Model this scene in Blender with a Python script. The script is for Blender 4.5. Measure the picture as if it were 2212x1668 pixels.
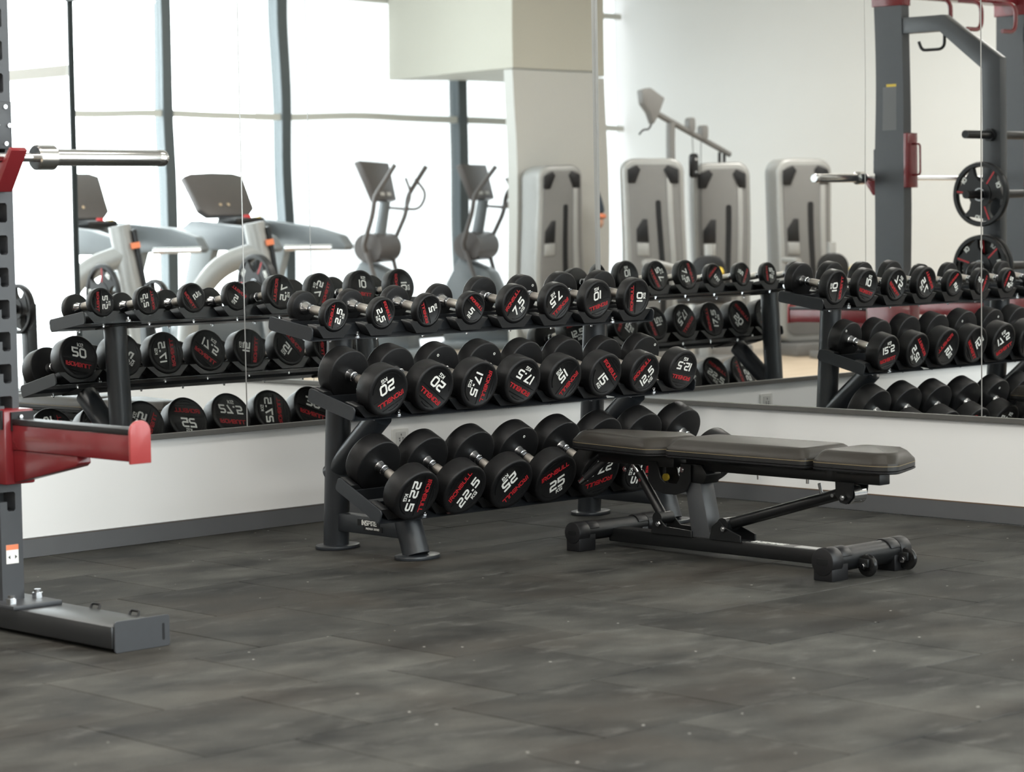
import bpy, bmesh, math, random
from mathutils import Vector, Matrix
random.seed(7)
PI = math.pi
S = bpy.context.scene
COL = S.collection
for o in list(bpy.data.objects): bpy.data.objects.remove(o)

# ------------------------------------------------------------------ camera, world, lights, exposure
cam_d = bpy.data.cameras.new('camera'); cam = bpy.data.objects.new('camera', cam_d); COL.objects.link(cam)
yaw, pitch, roll = 0.7663, -0.0684, -0.0153
fw = Vector((math.sin(yaw)*math.cos(pitch), math.cos(yaw)*math.cos(pitch), math.sin(pitch)))
rt = fw.cross(Vector((0, 0, 1))).normalized(); up = rt.cross(fw)
r2 = rt*math.cos(roll)+up*math.sin(roll); u2 = -rt*math.sin(roll)+up*math.cos(roll)
mw = Matrix((r2, u2, -fw)).transposed().to_4x4(); mw.translation = Vector((-7.7303, -7.4897, 1.177))
cam.matrix_world = mw
cam_d.sensor_width = 36; cam_d.lens = 5421.6*36/2212
cam_d.clip_start = 0.05; cam_d.clip_end = 200
cam_d.dof.use_dof = True; cam_d.dof.focus_distance = 8.9; cam_d.dof.aperture_fstop = 4.5
S.camera = cam

W = bpy.data.worlds.new('overcast_sky'); S.world = W; W.use_nodes = True
W.node_tree.nodes['Background'].inputs[0].default_value = (0.93, 0.97, 1.0, 1)
W.node_tree.nodes['Background'].inputs[1].default_value = 2.2
S.view_settings.view_transform = 'Standard'; S.view_settings.look = 'None'
S.view_settings.gamma = 1; S.view_settings.use_curve_mapping = False
S.view_settings.exposure = 0.1

def area(name, loc, rot, sx, sy, power, color):
    d = bpy.data.lights.new(name, 'AREA'); d.shape = 'RECTANGLE'; d.size = sx; d.size_y = sy
    d.energy = power; d.color = color
    o = bpy.data.objects.new(name, d); COL.objects.link(o); o.location = loc; o.rotation_euler = rot
    return o
# daylight falling in through the window wall and the side window
area('daylight_window_wall', (-3.1, -10.35, 1.9), (PI/2, 0, 0), 5.6, 3.0, 430, (0.92, 0.97, 1.0))
area('daylight_side_window', (0.3, -7.1, 1.9), (PI/2, 0, PI/2), 5.8, 3.2, 200, (0.92, 0.97, 1.0))
CEIL = 3.7
CEIL_LIGHTS = [(-1.6, -2.2), (-1.6, -5.0), (-4.6, -2.2), (-4.6, -5.0), (-8.2, -2.2), (-8.2, -5.0)]
for q in CEIL_LIGHTS:
    area('ceiling_panel_light', (q[0], q[1], CEIL-0.05), (0, 0, 0), 1.2, 0.6, (8 if q[0] > -2 else 72 if q[0] > -6 else 85), (1.0, 0.965, 0.91))

# ------------------------------------------------------------------ materials
MATS = {}
def mat(name, col, rough=0.5, metal=0.0, noise=0.0, nscale=20.0, bump=0.0, bscale=200.0, coat=0.0, spec=0.5, emit=0.0, col2=None):
    if name in MATS: return MATS[name]
    m = bpy.data.materials.new(name); m.use_nodes = True; nt = m.node_tree; N = nt.nodes; L = nt.links
    b = N['Principled BSDF']; b.inputs['Base Color'].default_value = (*col, 1)
    b.inputs['Roughness'].default_value = rough; b.inputs['Metallic'].default_value = metal
    b.inputs['Specular IOR Level'].default_value = spec
    b.inputs['Coat Weight'].default_value = coat
    if emit: b.inputs['Emission Color'].default_value = (*col, 1); b.inputs['Emission Strength'].default_value = emit
    tc = N.new('ShaderNodeTexCoord')
    if noise:
        n = N.new('ShaderNodeTexNoise'); n.inputs['Scale'].default_value = nscale; n.inputs['Detail'].default_value = 4
        L.new(tc.outputs['Object'], n.inputs['Vector'])
        mx = N.new('ShaderNodeMix'); mx.data_type = 'RGBA'
        c2 = col2 if col2 else tuple(min(1, c*(1+noise)) for c in col)
        mx.inputs['A'].default_value = (*[c*(1-noise) if not col2 else c for c in col], 1); mx.inputs['B'].default_value = (*c2, 1)
        L.new(n.outputs['Fac'], mx.inputs['Factor']); L.new(mx.outputs['Result'], b.inputs['Base Color'])
    if bump:
        n2 = N.new('ShaderNodeTexNoise'); n2.inputs['Scale'].default_value = bscale; n2.inputs['Detail'].default_value = 2
        L.new(tc.outputs['Object'], n2.inputs['Vector'])
        bp = N.new('ShaderNodeBump'); bp.inputs['Strength'].default_value = bump; bp.inputs['Distance'].default_value = 0.002
        L.new(n2.outputs['Fac'], bp.inputs['Height']); L.new(bp.outputs['Normal'], b.inputs['Normal'])
    MATS[name] = m
    return m
RUB = mat('black_rubber', (0.0065, 0.0065, 0.007), 0.42, spec=0.3, noise=0.2, nscale=30, bump=0.25, bscale=500)
RUBF = mat('black_rubber_face', (0.012, 0.012, 0.013), 0.5, noise=0.15, nscale=40, bump=0.2, bscale=600)
CHR = mat('chrome', (0.72, 0.73, 0.75), 0.14, 1.0, noise=0.05)
KNU = mat('knurled_chrome', (0.52, 0.49, 0.45), 0.34, 1.0, noise=0.1, nscale=200, bump=0.6, bscale=900)
RACK = mat('charcoal_powder_coat', (0.020, 0.023, 0.027), 0.34, noise=0.08, nscale=60, bump=0.12, bscale=900)
TRAY = mat('black_powder_coat', (0.008, 0.0085, 0.0095), 0.45, noise=0.1, nscale=60, bump=0.12, bscale=900)
SADL = mat('black_moulded_plastic', (0.009, 0.0095, 0.0105), 0.42, noise=0.1, nscale=50)
WHT = mat('white_print', (0.82, 0.82, 0.78), 0.5, noise=0.03)
RED = mat('red_print', (0.50, 0.018, 0.025), 0.5, noise=0.05)
REDP = mat('red_powder_coat', (0.17, 0.014, 0.018), 0.26, noise=0.06, nscale=40, coat=0.2)
GREY = mat('graphite_steel', (0.042, 0.045, 0.050), 0.4, noise=0.08, nscale=40, bump=0.1, bscale=900)
GREYB = mat('graphite_beam_steel', (0.022, 0.023, 0.024), 0.30, noise=0.08, nscale=40)
VIN = mat('dark_brown_vinyl', (0.022, 0.019, 0.015), 0.42, spec=0.32, noise=0.12, nscale=8, bump=0.15, bscale=350)
VINB = mat('black_vinyl', (0.012, 0.012, 0.012), 0.42, bump=0.2, bscale=350)
THR = mat('tan_stitching', (0.30, 0.23, 0.12), 0.6, noise=0.1)
BLK = mat('black_plastic', (0.008, 0.008, 0.009), 0.42, spec=0.38)
BENCH = mat('bench_black_steel', (0.007, 0.0075, 0.008), 0.36, spec=0.36, noise=0.1, nscale=60, bump=0.1, bscale=900)
WALL = mat('white_wall_paint', (0.82, 0.82, 0.81), 0.65, noise=0.015, nscale=3, bump=0.05, bscale=150)
BEIGE = mat('beige_bulkhead_paint', (0.45, 0.44, 0.385), 0.7, noise=0.02, nscale=3)
CEILM = mat('ceiling_paint', (0.62, 0.61, 0.57), 0.8, noise=0.02)
BASE = mat('grey_baseboard_laminate', (0.105, 0.108, 0.112), 0.42, noise=0.08, nscale=12)
BRN = mat('brown_edge', (0.12, 0.075, 0.045), 0.6)
FRM = mat('grey_aluminium_frame', (0.135, 0.133, 0.125), 0.4, 0.3, noise=0.05)
ALU = mat('bright_mirror_bead', (0.42, 0.42, 0.41), 0.3, 0.5, noise=0.03)
MUL = mat('window_mullion_grey', (0.075, 0.090, 0.097), 0.35, 0.2, noise=0.05)
TRS = mat('transom_beige', (0.55, 0.55, 0.51), 0.5, noise=0.03)
MACH = mat('silver_machine_paint', (0.30, 0.30, 0.292), 0.35, 0.2, noise=0.04)
MACHD = mat('grey_machine_panel', (0.15, 0.147, 0.143), 0.45, noise=0.05)
CONS = mat('console_grey', (0.085, 0.075, 0.072), 0.4, noise=0.08)
TRD = mat('treadmill_grey', (0.14, 0.155, 0.165), 0.35, noise=0.06)
ORG = mat('orange_accent', (0.75, 0.22, 0.10), 0.5, noise=0.05)
YEL = mat('yellow_accent', (0.72, 0.50, 0.04), 0.5, noise=0.05)
REDA = mat('red_accent', (0.65, 0.04, 0.04), 0.5, noise=0.05)
PLW = mat('outlet_plastic', (0.66, 0.66, 0.63), 0.4, noise=0.02)
PLG = mat('outlet_inner', (0.50, 0.50, 0.48), 0.4, noise=0.02)
SKIN = mat('skin', (0.45, 0.25, 0.17), 0.5, noise=0.06)
SHIRT = mat('dark_shirt', (0.035, 0.05, 0.07), 0.8, noise=0.1)
TROU = mat('dark_trousers', (0.02, 0.024, 0.03), 0.8, noise=0.1)
HAIR = mat('black_hair', (0.012, 0.010, 0.009), 0.5, noise=0.1)
LAMP = mat('lamp_diffuser', (1, 0.96, 0.88), 0.5, emit=3.0)

def floor_mat():
    m = bpy.data.materials.new('rubber_tile'); m.use_nodes = True; nt = m.node_tree; N = nt.nodes; L = nt.links
    b = N['Principled BSDF']; b.inputs['Specular IOR Level'].default_value = 0.18
    geo = N.new('ShaderNodeNewGeometry'); oi = N.new('ShaderNodeObjectInfo')
    n1 = N.new('ShaderNodeTexNoise'); n1.inputs['Scale'].default_value = 2.6; n1.inputs['Detail'].default_value = 5; n1.inputs['Roughness'].default_value = 0.6
    mp = N.new('ShaderNodeMapping'); mp.inputs['Rotation'].default_value = (0, 0, 0.75); mp.inputs['Scale'].default_value = (1, 1.5, 1)
    L.new(geo.outputs['Position'], mp.inputs['Vector']); L.new(mp.outputs['Vector'], n1.inputs['Vector'])
    n2 = N.new('ShaderNodeTexNoise'); n2.inputs['Scale'].default_value = 260; n2.inputs['Detail'].default_value = 2
    L.new(geo.outputs['Position'], n2.inputs['Vector'])
    r1 = N.new('ShaderNodeValToRGB'); e = r1.color_ramp.elements
    e[0].position = 0.32; e[0].color = (0.0125, 0.0125, 0.0118, 1); e[1].position = 0.70; e[1].color = (0.074, 0.073, 0.066, 1)
    L.new(n1.outputs['Fac'], r1.inputs['Fac'])
    # per tile brightness
    mr = N.new('ShaderNodeMapRange'); mr.inputs['To Min'].default_value = 0.68; mr.inputs['To Max'].default_value = 1.28
    L.new(oi.outputs['Random'], mr.inputs['Value'])
    vm = N.new('ShaderNodeVectorMath'); vm.operation = 'SCALE'
    L.new(r1.outputs['Color'], vm.inputs[0]); L.new(mr.outputs['Result'], vm.inputs['Scale'])
    # grain
    g = N.new('ShaderNodeMapRange'); g.inputs['From Min'].default_value = 0.35; g.inputs['From Max'].default_value = 0.65
    g.inputs['To Min'].default_value = 0.8; g.inputs['To Max'].default_value = 1.2
    L.new(n2.outputs['Fac'], g.inputs['Value'])
    v2 = N.new('ShaderNodeVectorMath'); v2.operation = 'SCALE'; L.new(vm.outputs[0], v2.inputs[0]); L.new(g.outputs['Result'], v2.inputs['Scale'])
    # sparse brown patches
    n4 = N.new('ShaderNodeTexNoise'); n4.inputs['Scale'].default_value = 1.7; n4.inputs['Detail'].default_value = 3
    off = N.new('ShaderNodeVectorMath'); off.operation = 'ADD'; off.inputs[1].default_value = (7, 3, 0)
    L.new(geo.outputs['Position'], off.inputs[0]); L.new(off.outputs[0], n4.inputs['Vector'])
    r4 = N.new('ShaderNodeValToRGB'); r4.color_ramp.elements[0].position = 0.48; r4.color_ramp.elements[0].color = (0, 0, 0, 1)
    r4.color_ramp.elements[1].position = 0.75; r4.color_ramp.elements[1].color = (0.5, 0.5, 0.5, 1)
    L.new(n4.outputs['Fac'], r4.inputs['Fac'])
    mb = N.new('ShaderNodeMix'); mb.data_type = 'RGBA'; mb.inputs['B'].default_value = (0.044, 0.034, 0.025, 1)
    L.new(r4.outputs['Color'], mb.inputs['Factor']); L.new(v2.outputs[0], mb.inputs['A'])
    # pale dusty smudges
    n5 = N.new('ShaderNodeTexNoise'); n5.inputs['Scale'].default_value = 7.5; n5.inputs['Detail'].default_value = 6; n5.inputs['Roughness'].default_value = 0.65
    mp5 = N.new('ShaderNodeMapping'); mp5.inputs['Rotation'].default_value = (0, 0, 0.75); mp5.inputs['Scale'].default_value = (0.7, 1.6, 1)
    L.new(geo.outputs['Position'], mp5.inputs['Vector']); L.new(mp5.outputs['Vector'], n5.inputs['Vector'])
    r5 = N.new('ShaderNodeValToRGB'); r5.color_ramp.elements[0].position = 0.56; r5.color_ramp.elements[0].color = (0, 0, 0, 1)
    r5.color_ramp.elements[1].position = 0.78; r5.color_ramp.elements[1].color = (0.55, 0.55, 0.55, 1)
    L.new(n5.outputs['Fac'], r5.inputs['Fac'])
    md = N.new('ShaderNodeMix'); md.data_type = 'RGBA'; md.inputs['B'].default_value = (0.145, 0.142, 0.132, 1)
    L.new(r5.outputs['Color'], md.inputs['Factor']); L.new(mb.outputs['Result'], md.inputs['A']); mb = md
    # scattered pale crumbs
    vo = N.new('ShaderNodeTexVoronoi'); vo.inputs['Scale'].default_value = 16
    L.new(geo.outputs['Position'], vo.inputs['Vector'])
    lt = N.new('ShaderNodeMath'); lt.operation = 'LESS_THAN'; lt.inputs[1].default_value = 0.065
    L.new(vo.outputs['Distance'], lt.inputs[0])
    sp = N.new('ShaderNodeSeparateColor'); L.new(vo.outputs['Color'], sp.inputs[0])
    gt = N.new('ShaderNodeMath'); gt.operation = 'GREATER_THAN'; gt.inputs[1].default_value = 0.8
    L.new(sp.outputs[0], gt.inputs[0])
    ml = N.new('ShaderNodeMath'); ml.operation = 'MULTIPLY'; L.new(lt.outputs[0], ml.inputs[0]); L.new(gt.outputs[0], ml.inputs[1])
    mx = N.new('ShaderNodeMix'); mx.data_type = 'RGBA'; mx.inputs['B'].default_value = (0.42, 0.41, 0.38, 1)
    L.new(ml.outputs[0], mx.inputs['Factor']); L.new(mb.outputs['Result'], mx.inputs['A'])
    L.new(mx.outputs['Result'], b.inputs['Base Color'])
    rr = N.new('ShaderNodeMapRange'); rr.inputs['To Min'].default_value = 0.55; rr.inputs['To Max'].default_value = 0.75
    L.new(n1.outputs['Fac'], rr.inputs['Value']); L.new(rr.outputs['Result'], b.inputs['Roughness'])
    bp = N.new('ShaderNodeBump'); bp.inputs['Strength'].default_value = 0.35; bp.inputs['Distance'].default_value = 0.002
    L.new(n2.outputs['Fac'], bp.inputs['Height']); L.new(bp.outputs['Normal'], b.inputs['Normal'])
    return m
TILE = floor_mat()
def wood_mat():
    m = bpy.data.materials.new('light_wood_floor'); m.use_nodes = True; nt = m.node_tree; N = nt.nodes; L = nt.links
    b = N['Principled BSDF']; b.inputs['Roughness'].default_value = 0.45
    tc = N.new('ShaderNodeTexCoord'); mp = N.new('ShaderNodeMapping'); mp.inputs['Scale'].default_value = (1.2, 14, 1)
    n = N.new('ShaderNodeTexNoise'); n.inputs['Scale'].default_value = 1.6; n.inputs['Detail'].default_value = 6
    L.new(tc.outputs['Object'], mp.inputs['Vector']); L.new(mp.outputs['Vector'], n.inputs['Vector'])
    r = N.new('ShaderNodeValToRGB'); r.color_ramp.elements[0].position = 0.3; r.color_ramp.elements[1].position = 0.75
    r.color_ramp.elements[0].color = (0.40, 0.31, 0.22, 1); r.color_ramp.elements[1].color = (0.62, 0.51, 0.39, 1)
    L.new(n.outputs['Fac'], r.inputs['Fac']); L.new(r.outputs['Color'], b.inputs['Base Color'])
    return m
WOOD = wood_mat()
def mirror_mat():
    m = bpy.data.materials.new('mirror_glass'); m.use_nodes = True; nt = m.node_tree; N = nt.nodes; L = nt.links
    N.remove(N['Principled BSDF']); g = N.new('ShaderNodeBsdfGlossy'); g.inputs['Color'].default_value = (0.915, 0.925, 0.92, 1)
    g.inputs['Roughness'].default_value = 0.0
    L.new(g.outputs[0], N['Material Output'].inputs['Surface'])
    geo = N.new('ShaderNodeNewGeometry'); n = N.new('ShaderNodeTexNoise'); n.inputs['Scale'].default_value = 1.6; n.inputs['Detail'].default_value = 0
    L.new(geo.outputs['Position'], n.inputs['Vector'])
    bp = N.new('ShaderNodeBump'); bp.inputs['Strength'].default_value = 1.0; bp.inputs['Distance'].default_value = 0.0007
    L.new(n.outputs['Fac'], bp.inputs['Height']); L.new(bp.outputs['Normal'], g.inputs['Normal'])
    return m
MIR = mirror_mat()
def glass_mat():
    m = bpy.data.materials.new('window_glass'); m.use_nodes = True; nt = m.node_tree; N = nt.nodes; L = nt.links
    N.remove(N['Principled BSDF']); t = N.new('ShaderNodeBsdfTransparent'); t.inputs[0].default_value = (0.97, 0.985, 0.98, 1)
    g = N.new('ShaderNodeBsdfGlossy'); g.inputs['Roughness'].default_value = 0.02; mx = N.new('ShaderNodeMixShader'); mx.inputs[0].default_value = 0.06
    L.new(t.outputs[0], mx.inputs[1]); L.new(g.outputs[0], mx.inputs[2]); L.new(mx.outputs[0], N['Material Output'].inputs['Surface'])
    return m
GLS = glass_mat()

# ------------------------------------------------------------------ mesh helpers
class MB:
    def __init__(s): s.v = []; s.f = []
    def add(s, vs, fs, T=None):
        k = len(s.v)
        for p in vs:
            p = Vector(p); s.v.append(T @ p if T else p)
        for f in fs: s.f.append([k+i for i in f])
        return s
    def box(s, lo, hi, T=None):
        x0, y0, z0 = lo; x1, y1, z1 = hi
        return s.add([(x0, y0, z0), (x1, y0, z0), (x1, y1, z0), (x0, y1, z0), (x0, y0, z1), (x1, y0, z1), (x1, y1, z1), (x0, y1, z1)],
                     [(0, 3, 2, 1), (4, 5, 6, 7), (0, 1, 5, 4), (1, 2, 6, 5), (2, 3, 7, 6), (3, 0, 4, 7)], T)
    def lathe(s, prof, n=32, T=None):
        """profile [(axial y, radius)] around the local Y axis; closed at both ends"""
        vs = []; fs = []
        for (y, r) in prof:
            for i in range(n):
                a = 2*PI*i/n; vs.append((r*math.cos(a), y, r*math.sin(a)))
        m = len(prof)
        for j in range(m-1):
            for i in range(n):
                a = j*n+i; b = j*n+(i+1) % n; fs.append((a, b, b+n, a+n))
        fs.append(tuple(range(n-1, -1, -1))); fs.append(tuple((m-1)*n+i for i in range(n)))
        return s.add(vs, fs, T)
    def cyl(s, p0, p1, r0, r1=None, n=16):
        r1 = r0 if r1 is None else r1
        p0 = Vector(p0); p1 = Vector(p1); d = p1-p0; T = frame(p0, d)
        return s.lathe([(0, r0), (d.length, r1)], n, T)
    def tube(s, pts, r, n=12, closed=False):
        pts = [Vector(p) for p in pts]; m = len(pts); vs = []; fs = []
        prev = None
        for i, p in enumerate(pts):
            if i == 0: d = pts[1]-p
            elif i == m-1: d = p-pts[i-1]
            else: d = (pts[i+1]-p).normalized()+(p-pts[i-1]).normalized()
            d.normalize()
            if prev is None: a = d.orthogonal().normalized()
            else: a = (prev-d*prev.dot(d)).normalized()
            prev = a; b = d.cross(a); rr = r[i] if isinstance(r, (list, tuple)) else r
            for k in range(n):
                t = 2*PI*k/n; vs.append(p+a*rr*math.cos(t)+b*rr*math.sin(t))
        for j in range(m-1):
            for i in range(n):
                a = j*n+i; b = j*n+(i+1) % n; fs.append((a, b, b+n, a+n))
        fs.append(tuple(range(n-1, -1, -1))); fs.append(tuple((m-1)*n+i for i in range(n)))
        return s.add(vs, fs)
    def prism(s, poly, a, b, axis='x', T=None):
        """polygon extruded along an axis from a to b. x: poly is (y,z); y: poly is (x,z); z: poly is (x,y)"""
        n = len(poly)
        def P(p, t):
            return {'x': (t, p[0], p[1]), 'y': (p[0], t, p[1]), 'z': (p[0], p[1], t)}[axis]
        vs = [P(p, a) for p in poly]+[P(p, b) for p in poly]
        fs = [tuple(range(n-1, -1, -1)), tuple(range(n, 2*n))]+[(i, (i+1) % n, n+(i+1) % n, n+i) for i in range(n)]
        return s.add(vs, fs, T)
    def mesh(s, name, material, bevel=0.0, seg=2, sharp=35, bang=30):
        me = bpy.data.meshes.new(name)
        bm = bmesh.new()
        vv = [bm.verts.new(p) for p in s.v]
        for f in s.f:
            try: bm.faces.new([vv[i] for i in f])
            except ValueError: pass
        bmesh.ops.recalc_face_normals(bm, faces=bm.faces)
        if bevel:
            es = [e for e in bm.edges if len(e.link_faces) == 2 and e.calc_face_angle(0) > math.radians(bang)]
            bmesh.ops.bevel(bm, geom=es, offset=bevel, segments=seg, affect='EDGES', profile=0.5, clamp_overlap=True)
        bm.to_mesh(me); bm.free()
        me.materials.append(material)
        for p in me.polygons: p.use_smooth = True
        me.set_sharp_from_angle(angle=math.radians(sharp))
        return me
    def build(s, name, material, parent=None, loc=None, bevel=0.0, seg=2, sharp=35, bang=30):
        return link(name, s.mesh(name, material, bevel, seg, sharp, bang), parent, loc)

def frame(p, d):
    """matrix whose local Y runs along d from p"""
    y = Vector(d).normalized(); x = y.orthogonal().normalized()
    if abs(y.z) < 0.99: x = y.cross(Vector((0, 0, 1))).normalized()
    z = x.cross(y)
    T = Matrix((x, y, z)).transposed().to_4x4(); T.translation = Vector(p); return T
def link(name, me, parent=None, loc=None, rot=None):
    o = bpy.data.objects.new(name, me); COL.objects.link(o)
    if parent: o.parent = parent
    if loc is not None: o.location = loc
    if rot is not None: o.rotation_euler = rot
    return o
def tag(o, label, cat, group=None, kind=None):
    if label: o['label'] = label
    if cat: o['category'] = cat
    if group: o['group'] = group
    if kind: o['kind'] = kind
    return o
def thing(name, label, cat, loc=(0, 0, 0), rotz=0, group=None):
    o = bpy.data.objects.new(name, None); o.empty_display_size = 0.1; COL.objects.link(o)
    o.location = loc; o.rotation_euler = (0, 0, rotz)
    return tag(o, label, cat, group)
def struct(o, label=None):
    o['kind'] = 'structure'
    if label: o['label'] = label
    return o
def copy_tree(o, parent=None):
    c = o.copy(); COL.objects.link(c); c.parent = parent
    for ch in list(o.children): copy_tree(ch, c)
    return c
def rrect(x0, z0, x1, z1, r, n=5):
    out = []
    for cx, cz, a0 in ((x1-r, z1-r, 0), (x0+r, z1-r, PI/2), (x0+r, z0+r, PI), (x1-r, z0+r, 1.5*PI)):
        for i in range(n+1):
            a = a0+PI/2*i/n; out.append((cx+r*math.cos(a), cz+r*math.sin(a)))
    return out
def smooth_path(pts, r=0.05, n=5):
    """polyline with rounded corners"""
    pts = [Vector(p) for p in pts]; out = [pts[0]]
    for i in range(1, len(pts)-1):
        a, b, c = pts[i-1], pts[i], pts[i+1]
        d1 = (a-b); d2 = (c-b); k = min(r, d1.length*0.45, d2.length*0.45)
        p = b+d1.normalized()*k; q = b+d2.normalized()*k
        for j in range(n+1):
            t = j/n; out.append(p*(1-t)**2+b*2*t*(1-t)+q*t*t)
    out.append(pts[-1]); return out

# stroke lettering: each glyph is a list of polylines in a box (width, 0..1)
GL = {
 '0': (.78, [[(0,.15),(0,.85),(.15,1),(.63,1),(.78,.85),(.78,.15),(.63,0),(.15,0),(0,.15)]]),
 '1': (.14, [[(.07,1),(.07,0)]]),
 '2': (.74, [[(.06,1),(.6,1),(.74,.88),(.74,.62),(.62,.5),(.12,.5),(0,.38),(0,0),(.72,0)]]),
 '3': (.74, [[(0,1),(.62,1),(.74,.88),(.74,.62),(.62,.5),(.2,.5)],[(.62,.5),(.74,.38),(.74,.12),(.62,0),(0,0)]]),
 '5': (.74, [[(.74,1),(0,1),(0,.56),(.6,.56),(.74,.44),(.74,.12),(.6,0),(0,0)]]),
 '7': (.72, [[(0,1),(.72,1),(.22,0)]]),
 '.': (.2, [[(.06,.11),(.14,.11)]]),
 'A': (.8, [[(0,0),(0,.75),(.2,1),(.6,1),(.8,.75),(.8,0)],[(0,.4),(.8,.4)]]),
 'B': (.74, [[(0,0),(0,1),(.6,1),(.7,.88),(.7,.62),(.6,.52),(0,.52)],[(.6,.52),(.74,.4),(.74,.12),(.62,0),(0,0)]]),
 'D': (.76, [[(0,0),(0,1),(.58,1),(.76,.82),(.76,.18),(.58,0),(0,0)]]),
 'E': (.66, [[(.66,1),(0,1),(0,0),(.66,0)],[(0,.5),(.58,.5)]]),
 'G': (.76, [[(.76,1),(.14,1),(0,.86),(0,.14),(.14,0),(.76,0),(.76,.46),(.42,.46)]]),
 'I': (.12, [[(.06,0),(.06,1)]]),
 'K': (.72, [[(0,0),(0,1)],[(.68,1),(.1,.5),(.72,0)]]),
 'L': (.62, [[(0,1),(0,0),(.62,0)]]),
 'M': (.95, [[(0,0),(0,1),(.47,.35),(.95,1),(.95,0)]]),
 'N': (.78, [[(0,0),(0,1),(.78,0),(.78,1)]]),
 'O': (.84, [[(0,.15),(0,.85),(.15,1),(.69,1),(.84,.85),(.84,.15),(.69,0),(.15,0),(0,.15)]]),
 'P': (.72, [[(0,0),(0,1),(.6,1),(.72,.88),(.72,.55),(.6,.43),(0,.43)]]),
 'R': (.74, [[(0,0),(0,1),(.6,1),(.74,.88),(.74,.58),(.6,.46),(0,.46)],[(.4,.46),(.74,0)]]),
 'S': (.74, [[(.74,1),(.12,1),(0,.88),(0,.62),(.12,.5),(.62,.5),(.74,.38),(.74,.12),(.62,0),(0,0)]]),
 'T': (.74, [[(0,1),(.74,1)],[(.37,1),(.37,0)]]),
 'U': (.78, [[(0,1),(0,.15),(.15,0),(.63,0),(.78,.15),(.78,1)]]),
 'X': (.74, [[(0,0),(.74,1)],[(0,1),(.74,0)]]),
 'F': (.66, [[(.66,1),(0,1),(0,0)],[(0,.5),(.58,.5)]]),
 'W': (.95, [[(0,1),(.2,0),(.47,.6),(.75,0),(.95,1)]]),
 'H': (.76, [[(0,0),(0,1)],[(.76,0),(.76,1)],[(0,.5),(.76,.5)]]),
}
def text(mb, s, h, cx, cz, y, th=0.19, wx=1.0, gap=0.30, depth=0.0006, slant=0.12, T=None):
    """letters in the x-z plane facing -Y, centred on (cx, cz)"""
    tot = sum(GL[c][0] if c != ' ' else 0.5 for c in s)*wx+gap*(len(s)-1)
    x = -tot/2; w = th/2*h
    for c in s:
        if c == ' ': x += 0.5*wx+gap; continue
        gw, strokes = GL[c]
        for st in strokes:
            pts = [Vector(((x+px*wx+slant*(pz-0.5))*h, (pz-0.5)*h)) for px, pz in st]
            closed = (pts[0]-pts[-1]).length < 1e-9
            if closed: pts = pts[:-1]
            n = len(pts); L = []; R = []
            for i, p in enumerate(pts):
                d0 = (p-pts[i-1]).normalized() if (i > 0 or closed) else None
                d1 = (pts[(i+1) % n]-p).normalized() if (i < n-1 or closed) else None
                d0 = d0 or d1; d1 = d1 or d0
                nr = Vector((-d0.y-d1.y, d0.x+d1.x)).normalized()
                k = w/max(0.35, nr.dot(Vector((-d0.y, d0.x))))
                e = Vector((0, 0))
                if not closed and i == 0: e = -d1*w*0.9
                if not closed and i == n-1: e = d0*w*0.9
                L.append(p+nr*k+e); R.append(p-nr*k+e)
            for i in range(n if closed else n-1):
                j = (i+1) % n
                q = [L[i], R[i], R[j], L[j]]
                vs = [(cx+a.x, y-depth, cz+a.y) for a in q]+[(cx+a.x, y, cz+a.y) for a in q]
                mb.add(vs, [(0, 1, 2, 3), (4, 5, 1, 0), (5, 6, 2, 1), (6, 7, 3, 2), (7, 4, 0, 3)], T)
        x += gw*wx+gap
    return mb

# ------------------------------------------------------------------ room
DB = 0.0134            # wall B is not quite square to wall A
E_X, F_Y = -11.5, -10.1
TB = Matrix.Rotation(DB, 4, 'Z')
FR0, FR1, MTOP = 0.376, 0.395, 2.38
# sub floor, wood floor, rubber tiles
fl = struct(MB().box((E_X-0.2, F_Y-0.2, -0.12), (0.6, 0.2, -0.018)).build('floor', mat('screed', (0.05, 0.05, 0.05), 0.9)))
TX0, TY0 = -5.62, -5.16
yy = [0.0, -0.535, -1.042, -1.556, -2.08, -2.603, -3.10, -3.615, -4.13, -4.645, -5.16]
PX = 0.4777; G = 0.0019
tile_meshes = {}
def tile(x0, x1, y0, y1):
    key = (round(x1-x0, 4), round(y1-y0, 4))
    if key not in tile_meshes:
        w, h = key
        tile_meshes[key] = MB().box((G, G, -0.018), (w-G, h-G, 0)).mesh('rubber_tile', TILE, bevel=0.0018, seg=1, bang=60)
    link('rubber_tile', tile_meshes[key], fl, (x0, y0, random.uniform(-0.0004, 0.0004)))
for r in range(len(yy)-1):
    y1, y0 = yy[r], yy[r+1]
    ph = -2.77 if r % 2 == 0 else -3.02
    if r == 0: ph = -2.81
    k0 = math.ceil((TX0-ph)/PX); xs = [TX0]+[ph+k*PX for k in range(k0, 40) if TX0+0.05 < ph+k*PX < -0.03]+[0.0]
    for a, b in zip(xs[:-1], xs[1:]): tile(a, b, y0, y1)
def planks():
    n = 0
    for (ax, bx, ay, by) in ((E_X, TX0-0.004, F_Y, 0.0), (TX0, 0.5, F_Y, TY0-0.004)):
        mb = MB(); y = ay
        while y < by-0.01:
            y2 = min(by, y+0.18); x = ax-random.uniform(0, 1.0)
            while x < bx-0.01:
                x2 = min(bx, x+1.22); xx = max(ax, x)
                mb.box((xx+0.001, y+0.001, -0.018), (x2-0.001, y2-0.001, -0.002)); x = x2
            y = y2
        o = mb.build('wood_plank_field', WOOD, fl); o['kind'] = 'stuff'; o['label'] = 'light tan wood planks of the gym floor beyond the rubber tiles'
planks()

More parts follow.
